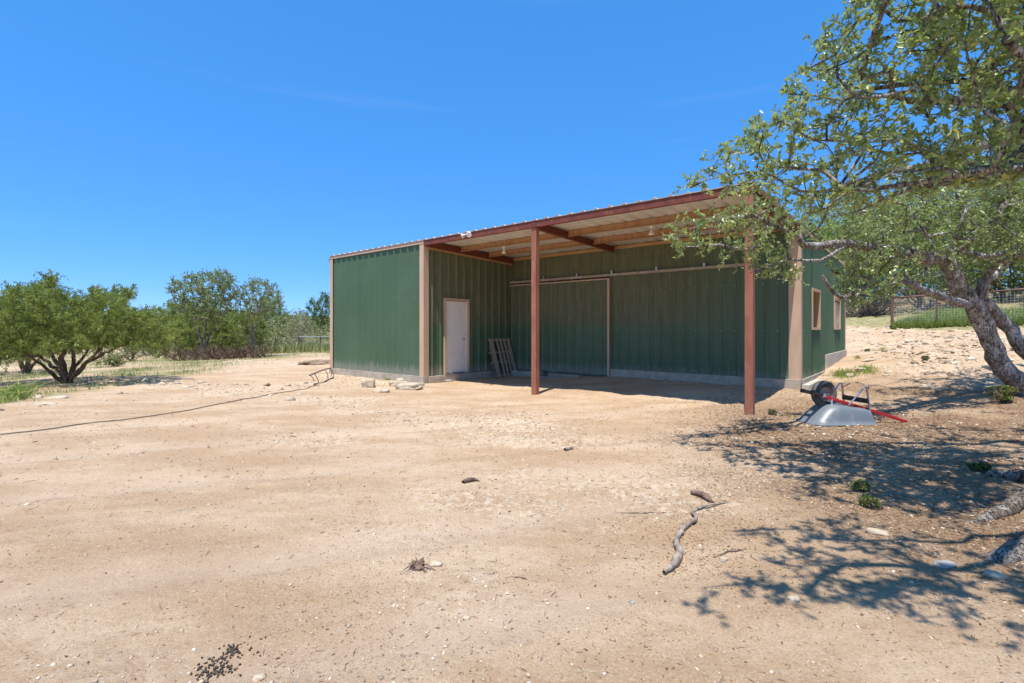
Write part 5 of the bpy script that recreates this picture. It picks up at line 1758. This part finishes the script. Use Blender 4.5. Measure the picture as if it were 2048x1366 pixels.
def rootball():
    r = random.Random(4)
    p = gpt(836, 1132)
    root = empty('root_clump', tuple(p)); tag(root, 'dug up clump of dark roots and soil on the foreground dirt', 'root clump')
    o = link('soil_lump', rock_mesh(61, (.035, .055, .028), sub=4, rough=.7), root, M['stick_dk'])
    for i in range(16):
        a = r.uniform(0, 6.28); L = r.uniform(.05, .15)
        q = Vector((math.cos(a), math.sin(a) * 1.1, 0)) * L
        m = MB(); m.tube([Vector((0, 0, .015)), q * .5 + Vector((0, 0, r.uniform(.01, .03))), q + Vector((0, 0, .003))], [.005, .003, .0015], 4)
        m.build('rootlet', M['stick_dk'], root)
rootball()

# ------------------------------------------------------------------ loose stuff on the ground
TETV = np.array([(1, 0, -.3), (-.5, .87, -.3), (-.5, -.87, -.3), (.3, .5, .45), (-.55, 0, .5), (.35, -.5, .4)], float)
TETF = np.array([(0, 1, 3), (1, 4, 3), (1, 2, 4), (2, 5, 4), (2, 0, 5), (0, 3, 5), (3, 4, 5), (0, 2, 1)])
PYR_V = np.array([(1, .1, -.3), (.1, .9, -.3), (-.9, .2, -.3), (-.1, -.8, -.3), (.15, .1, .7)], float)
PYR_F = np.array([(0, 1, 4), (1, 2, 4), (2, 3, 4), (3, 0, 4)])
def polar_pts(n, r0, r1, g, amax=50, pw=1.0):
    """ground points, denser near the viewer"""
    u = g.random(n)
    r = r0 * (r1 / r0) ** (u ** pw)
    a = np.radians(g.uniform(-amax, amax, n))
    return r * np.sin(a), r * np.cos(a)
def in_shed(x, y):
    dx, dy = x - C0.x, y - C0.y
    u = dx * E1.x + dy * E1.y; v = dx * E2.x + dy * E2.y
    return ((u > UL - .1) & (u < UC + .1) & (v > -.1) & (v < VE)) | ((u > UL) & (u < UR + .1) & (v > VB - .12) & (v < VE + .1))
def debris(name, label, cat, n, r0, r1, szr, weight, mat, seed, flat=.6, tv=TETV, tf=TETF, up=True, sizepow=2.5, lift=.1, pw=1.0):
    g = np.random.default_rng(seed)
    x, y = polar_pts(n, r0, r1, g, pw=pw)
    gr, li, rk, bk = zones(x, y)
    keep = (g.random(n) < weight(x, y, gr, li, rk, bk)) & ~in_shed(x, y)
    x, y = x[keep], y[keep]
    z = gz(x, y)
    n = len(x)
    sz = szr[0] + (szr[1] - szr[0]) * g.random(n) ** sizepow
    sz *= np.clip(np.hypot(x, y) / 5, .75, 1.5)
    d = g.normal(size=(n, 3)); d[:, 2] *= .25
    fr = frames_up(d, (0, 0, 1), g, .25 if up else .9)
    s3 = np.stack([sz, sz * g.uniform(.5, 1, n), sz * flat * g.uniform(.6, 1.2, n)], 1)
    pos = np.stack([x, y, z + sz * lift], 1)
    V, Fc, T = scatter(tv, tf, pos, fr, s3, g.random(n))
    o = link(name, np_mesh(name, V, Fc, False, {'tint': T}), None, M[mat])
    tag(o, label, cat, None, 'stuff')
    print(name, n)
patch = lambda x, y, sc, a, b, sd_: sstep(fbm(x, y, sc, 3, sd_), a, b)
debris('gravel', 'pale limestone gravel scattered over the dirt yard', 'gravel', 80000, 1.7, 30, (.004, .026), lambda x, y, g_, l, r, b: .05 + .6 * r + .35 * l + .25 * b, 'gravel', 401, sizepow=4)
debris('dirt_clods', 'small brown clods and crumbs lying over the dirt yard', 'dirt clods', 105000, 1.7, 22, (.003, .013), lambda x, y, g_, l, r, b: .12 + .9 * patch(x, y, .9, .50, .64, 71) + .4 * r + .3 * l, 'clods', 402, flat=.55, sizepow=3.5, tv=PYR_V, tf=PYR_F, lift=0)
debris('leaf_litter', 'dead oak leaves and bark bits under the oaks', 'leaf litter', 150000, 2.0, 16, (.014, .036), lambda x, y, g_, l, r, b: np.clip(.03 + 1.0 * l + .5 * np.exp(-((x - 1.35) ** 2 + (y - 3.3) ** 2) / .25), 0, 1), 'litter', 403, flat=1.0, tv=LEAF2_V - np.array([.5, 0, 0]), tf=LEAF2_F, lift=.15, sizepow=1.5)
TW = np.array([(-.5, -.04, 0), (-.5, .04, .02), (0, .05, .09), (.5, .02, .02), (.5, -.03, 0), (0, -.04, .06)], float)
TWF = np.array([(0, 1, 2), (0, 2, 5), (5, 2, 3), (5, 3, 4)])
debris('twigs', 'thin broken twigs strewn over the yard', 'twigs', 16000, 2.0, 14, (.02, .085), lambda x, y, g_, l, r, b: .10 + .8 * l, 'clods', 404, flat=1.0, tv=TW, tf=TWF, lift=.04, sizepow=3)
debris('rubble', 'broken limestone rubble on the bank below the fence', 'rubble', 16000, 9, 30, (.03, .11), lambda x, y, g_, l, r, b: np.clip(b * (.12 + .8 * r) + .25 * np.exp(-(((x + 9) / 4) ** 2 + ((y - 11) / 5) ** 2)) * r, 0, 1), 'gravel', 405, sizepow=3, lift=.05, pw=.7)

def droppings():
    g = np.random.default_rng(6)
    V0, F0 = TETV * .9, TETF
    P = []
    for c, s_, n in (((463, 1304), (16, 10), 40), ((440, 1330), (28, 16), 90), ((408, 1345), (20, 10), 30), ((520, 1300), (30, 14), 8)):
        q = gpts(c[0] + g.normal(size=n) * s_[0] * .6, c[1] + g.normal(size=n) * s_[1] * .6)
        P += [(a, b, c_ + .004) for a, b, c_ in q]
    P = np.array(P); n = len(P)
    fr = frames_up(g.normal(size=(n, 3)), (0, 0, 1), g, .5)
    V, Fc, T = scatter(V0, F0, P, fr, g.uniform(.005, .009, n), g.random(n))
    tag(link('droppings', np_mesh('droppings', V, Fc), None, M['dung']), 'scattered pile of small dark droppings in the left foreground', 'droppings', None, 'stuff')
droppings()

# ------------------------------------------------------------------ grass
BL_V = np.array([(0, -.035, 0), (0, .035, 0), (.06, .028, .5), (.06, -.028, .5), (.22, 0, 1.0)], float)
BL_F = np.array([(0, 1, 2), (0, 2, 3), (3, 2, 4)])
def grass(name, label, xy, h, mat, seed, cat='grass', width=1.0):
    g = np.random.default_rng(seed)
    x, y = xy[:, 0], xy[:, 1]
    n = len(x)
    z = gz(x, y)
    a = g.uniform(0, 6.28, n)
    lean = g.normal(size=(n, 2)) * .28
    zax = np.stack([lean[:, 0], lean[:, 1], np.ones(n)], 1); zax /= np.linalg.norm(zax, axis=1, keepdims=True)
    xax = np.stack([np.cos(a), np.sin(a), np.zeros(n)], 1); xax -= (xax * zax).sum(1, keepdims=True) * zax; xax /= np.linalg.norm(xax, axis=1, keepdims=True)
    fr = np.stack([xax, np.cross(zax, xax), zax], 1)
    hh = h[0] + (h[1] - h[0]) * g.random(n)
    V, Fc, T = scatter(BL_V, BL_F, np.stack([x, y, z - .01], 1), fr, np.stack([hh, hh * width, hh], 1), g.random(n))
    o = link(name, np_mesh(name, V, Fc, False, {'tint': T}), None, M[mat])
    tag(o, label, cat, None, 'stuff')
g = np.random.default_rng(77)
# pen
A, Bq = np.array((16.8, 22.0)), np.array((20.4, 17.0))
t_ = g.random(30000); s_ = g.random(30000) ** 1.8
ax = (Bq - A) * 1.6; nrm = np.array((.82, .59))
xy = A + t_[:, None] * ax + (s_[:, None] * 7 - .05) * nrm
grass('pen_grass', 'tall green grass growing inside the fenced pen', xy, (.18, .48), 'grass', 501)
t_ = g.random(500); s_ = g.random(500)
fx = A + t_[:, None] * ax + (s_[:, None] * 5 + .2) * nrm
fz = gz(fx[:, 0], fx[:, 1])
pos = np.stack([fx[:, 0], fx[:, 1], fz + g.uniform(.35, .5, 500)], 1)
V, Fc, T = scatter(LEAF2_V - np.array([.5, 0, 0]), LEAF2_F, pos, frames_up(g.normal(size=(500, 3)), (0, -.6, .6), g, .3), np.full(500, .05), g.random(500))
tag(link('wildflowers', np_mesh('wildflowers', V, Fc, False, {'tint': T}), None, M['flower']), 'yellow wildflowers in the pen grass', 'wildflowers', None, 'stuff')
# meadow beyond the rim on the left, behind the yard
x, y = polar_pts(120000, 10, 60, g, amax=56, pw=.8)
x = -np.abs(x)
gr, li, rk, bk = zones(x, y)
k = (g.random(len(x)) < gr * patch(x, y, .8, .35, .55, 5)) & ~in_shed(x, y)
grass('meadow_grass', 'patchy dry green grass beyond the rim of the dirt yard', np.stack([x[k], y[k]], 1), (.05, .17), 'grass_dry', 502, width=1.6)
# tall strip of weeds along the wire fence
x = g.uniform(-24, -12.0, 14000); y = 38 + (x + 24) * .8 + g.normal(size=14000) * 1.1
grass('fence_weeds', 'tall light green weeds growing along the wire fence', np.stack([x, y], 1), (.3, .85), 'grass_dry', 503, width=1.4)
# patches by the foundation on the right
P = []
for (px, py, sx, sy, n) in ((1690, 750, 26, 8, 2600), (1735, 742, 22, 9, 1500), (1655, 770, 8, 4, 500), (1765, 700, 8, 4, 300), (1715, 716, 7, 3, 250)):
    q = gpts(px + g.normal(size=n // 2) * sx * .5, py + g.normal(size=n // 2) * sy * .5)
    P += [(a, b) for a, b, _ in q]
grass('bank_grass', 'fresh green grass patch beside the right foundation', np.array(P), (.03, .12), 'grass', 504, width=1.5)
def tuft(label, px, py, n, h, w_, seed, mat='grass', lean=.5, group='grass tufts'):
    g = np.random.default_rng(seed)
    b = gpt(px, py)
    P = g.normal(size=(n, 2)) * w_
    V, Q = [], []
    m = MB()
    for i in range(n):
        a = g.uniform(0, 6.28); L = h * g.uniform(.6, 1.2)
        d = Vector((math.cos(a) * lean * g.uniform(.3, 1.3), math.sin(a) * lean * g.uniform(.3, 1.3), 1)).normalized()
        p = Vector((P[i, 0], P[i, 1], -.02)); s = d.orthogonal().normalized() * L * .022
        q = p + d * L * .55; e = q + (d + Vector((d.x * 1.2, d.y * 1.2, -.5))).normalized() * L * .5
        v = [m.bm.verts.new(c) for c in (p - s, p + s, q + s * .9, q - s * .9, e)]
        m.bm.faces.new((v[0], v[1], v[2], v[3])); m.bm.faces.new((v[3], v[2], v[4]))
    bmesh.ops.recalc_face_normals(m.bm, faces=m.bm.faces)
    me = bpy.data.meshes.new('grass_tuft'); m.bm.to_mesh(me); m.bm.free()
    at_ = me.attributes.new('tint', 'FLOAT', 'POINT'); at_.data.foreach_set('value', np.repeat(g.random(n), 5).astype(np.float32))
    o = link('grass_tuft', me, None, M[mat]); o.location = b
    tag(o, label, 'grass tuft', group)
tuft('yellow green strappy tuft at the far left edge of the rim', 22, 800, 70, .52, .14, 1, lean=.9)
tuft('strappy yellow green tuft a little right of the edge tuft', 40, 790, 40, .42, .1, 2, lean=.9)
tuft('thin strappy tuft at the foot of the large juniper, left side', 5, 806, 40, .3, .12, 3, 'grass', .8)
tuft('small green tuft growing against the front foundation', 776, 761, 60, .13, .06, 4, lean=.5)
tuft('tiny green tuft left of the slab stones', 788, 766, 20, .08, .04, 5, lean=.5)
tuft('low yellow grass tuft in the shade of the large juniper', 272, 766, 60, .10, .22, 6, lean=.9)
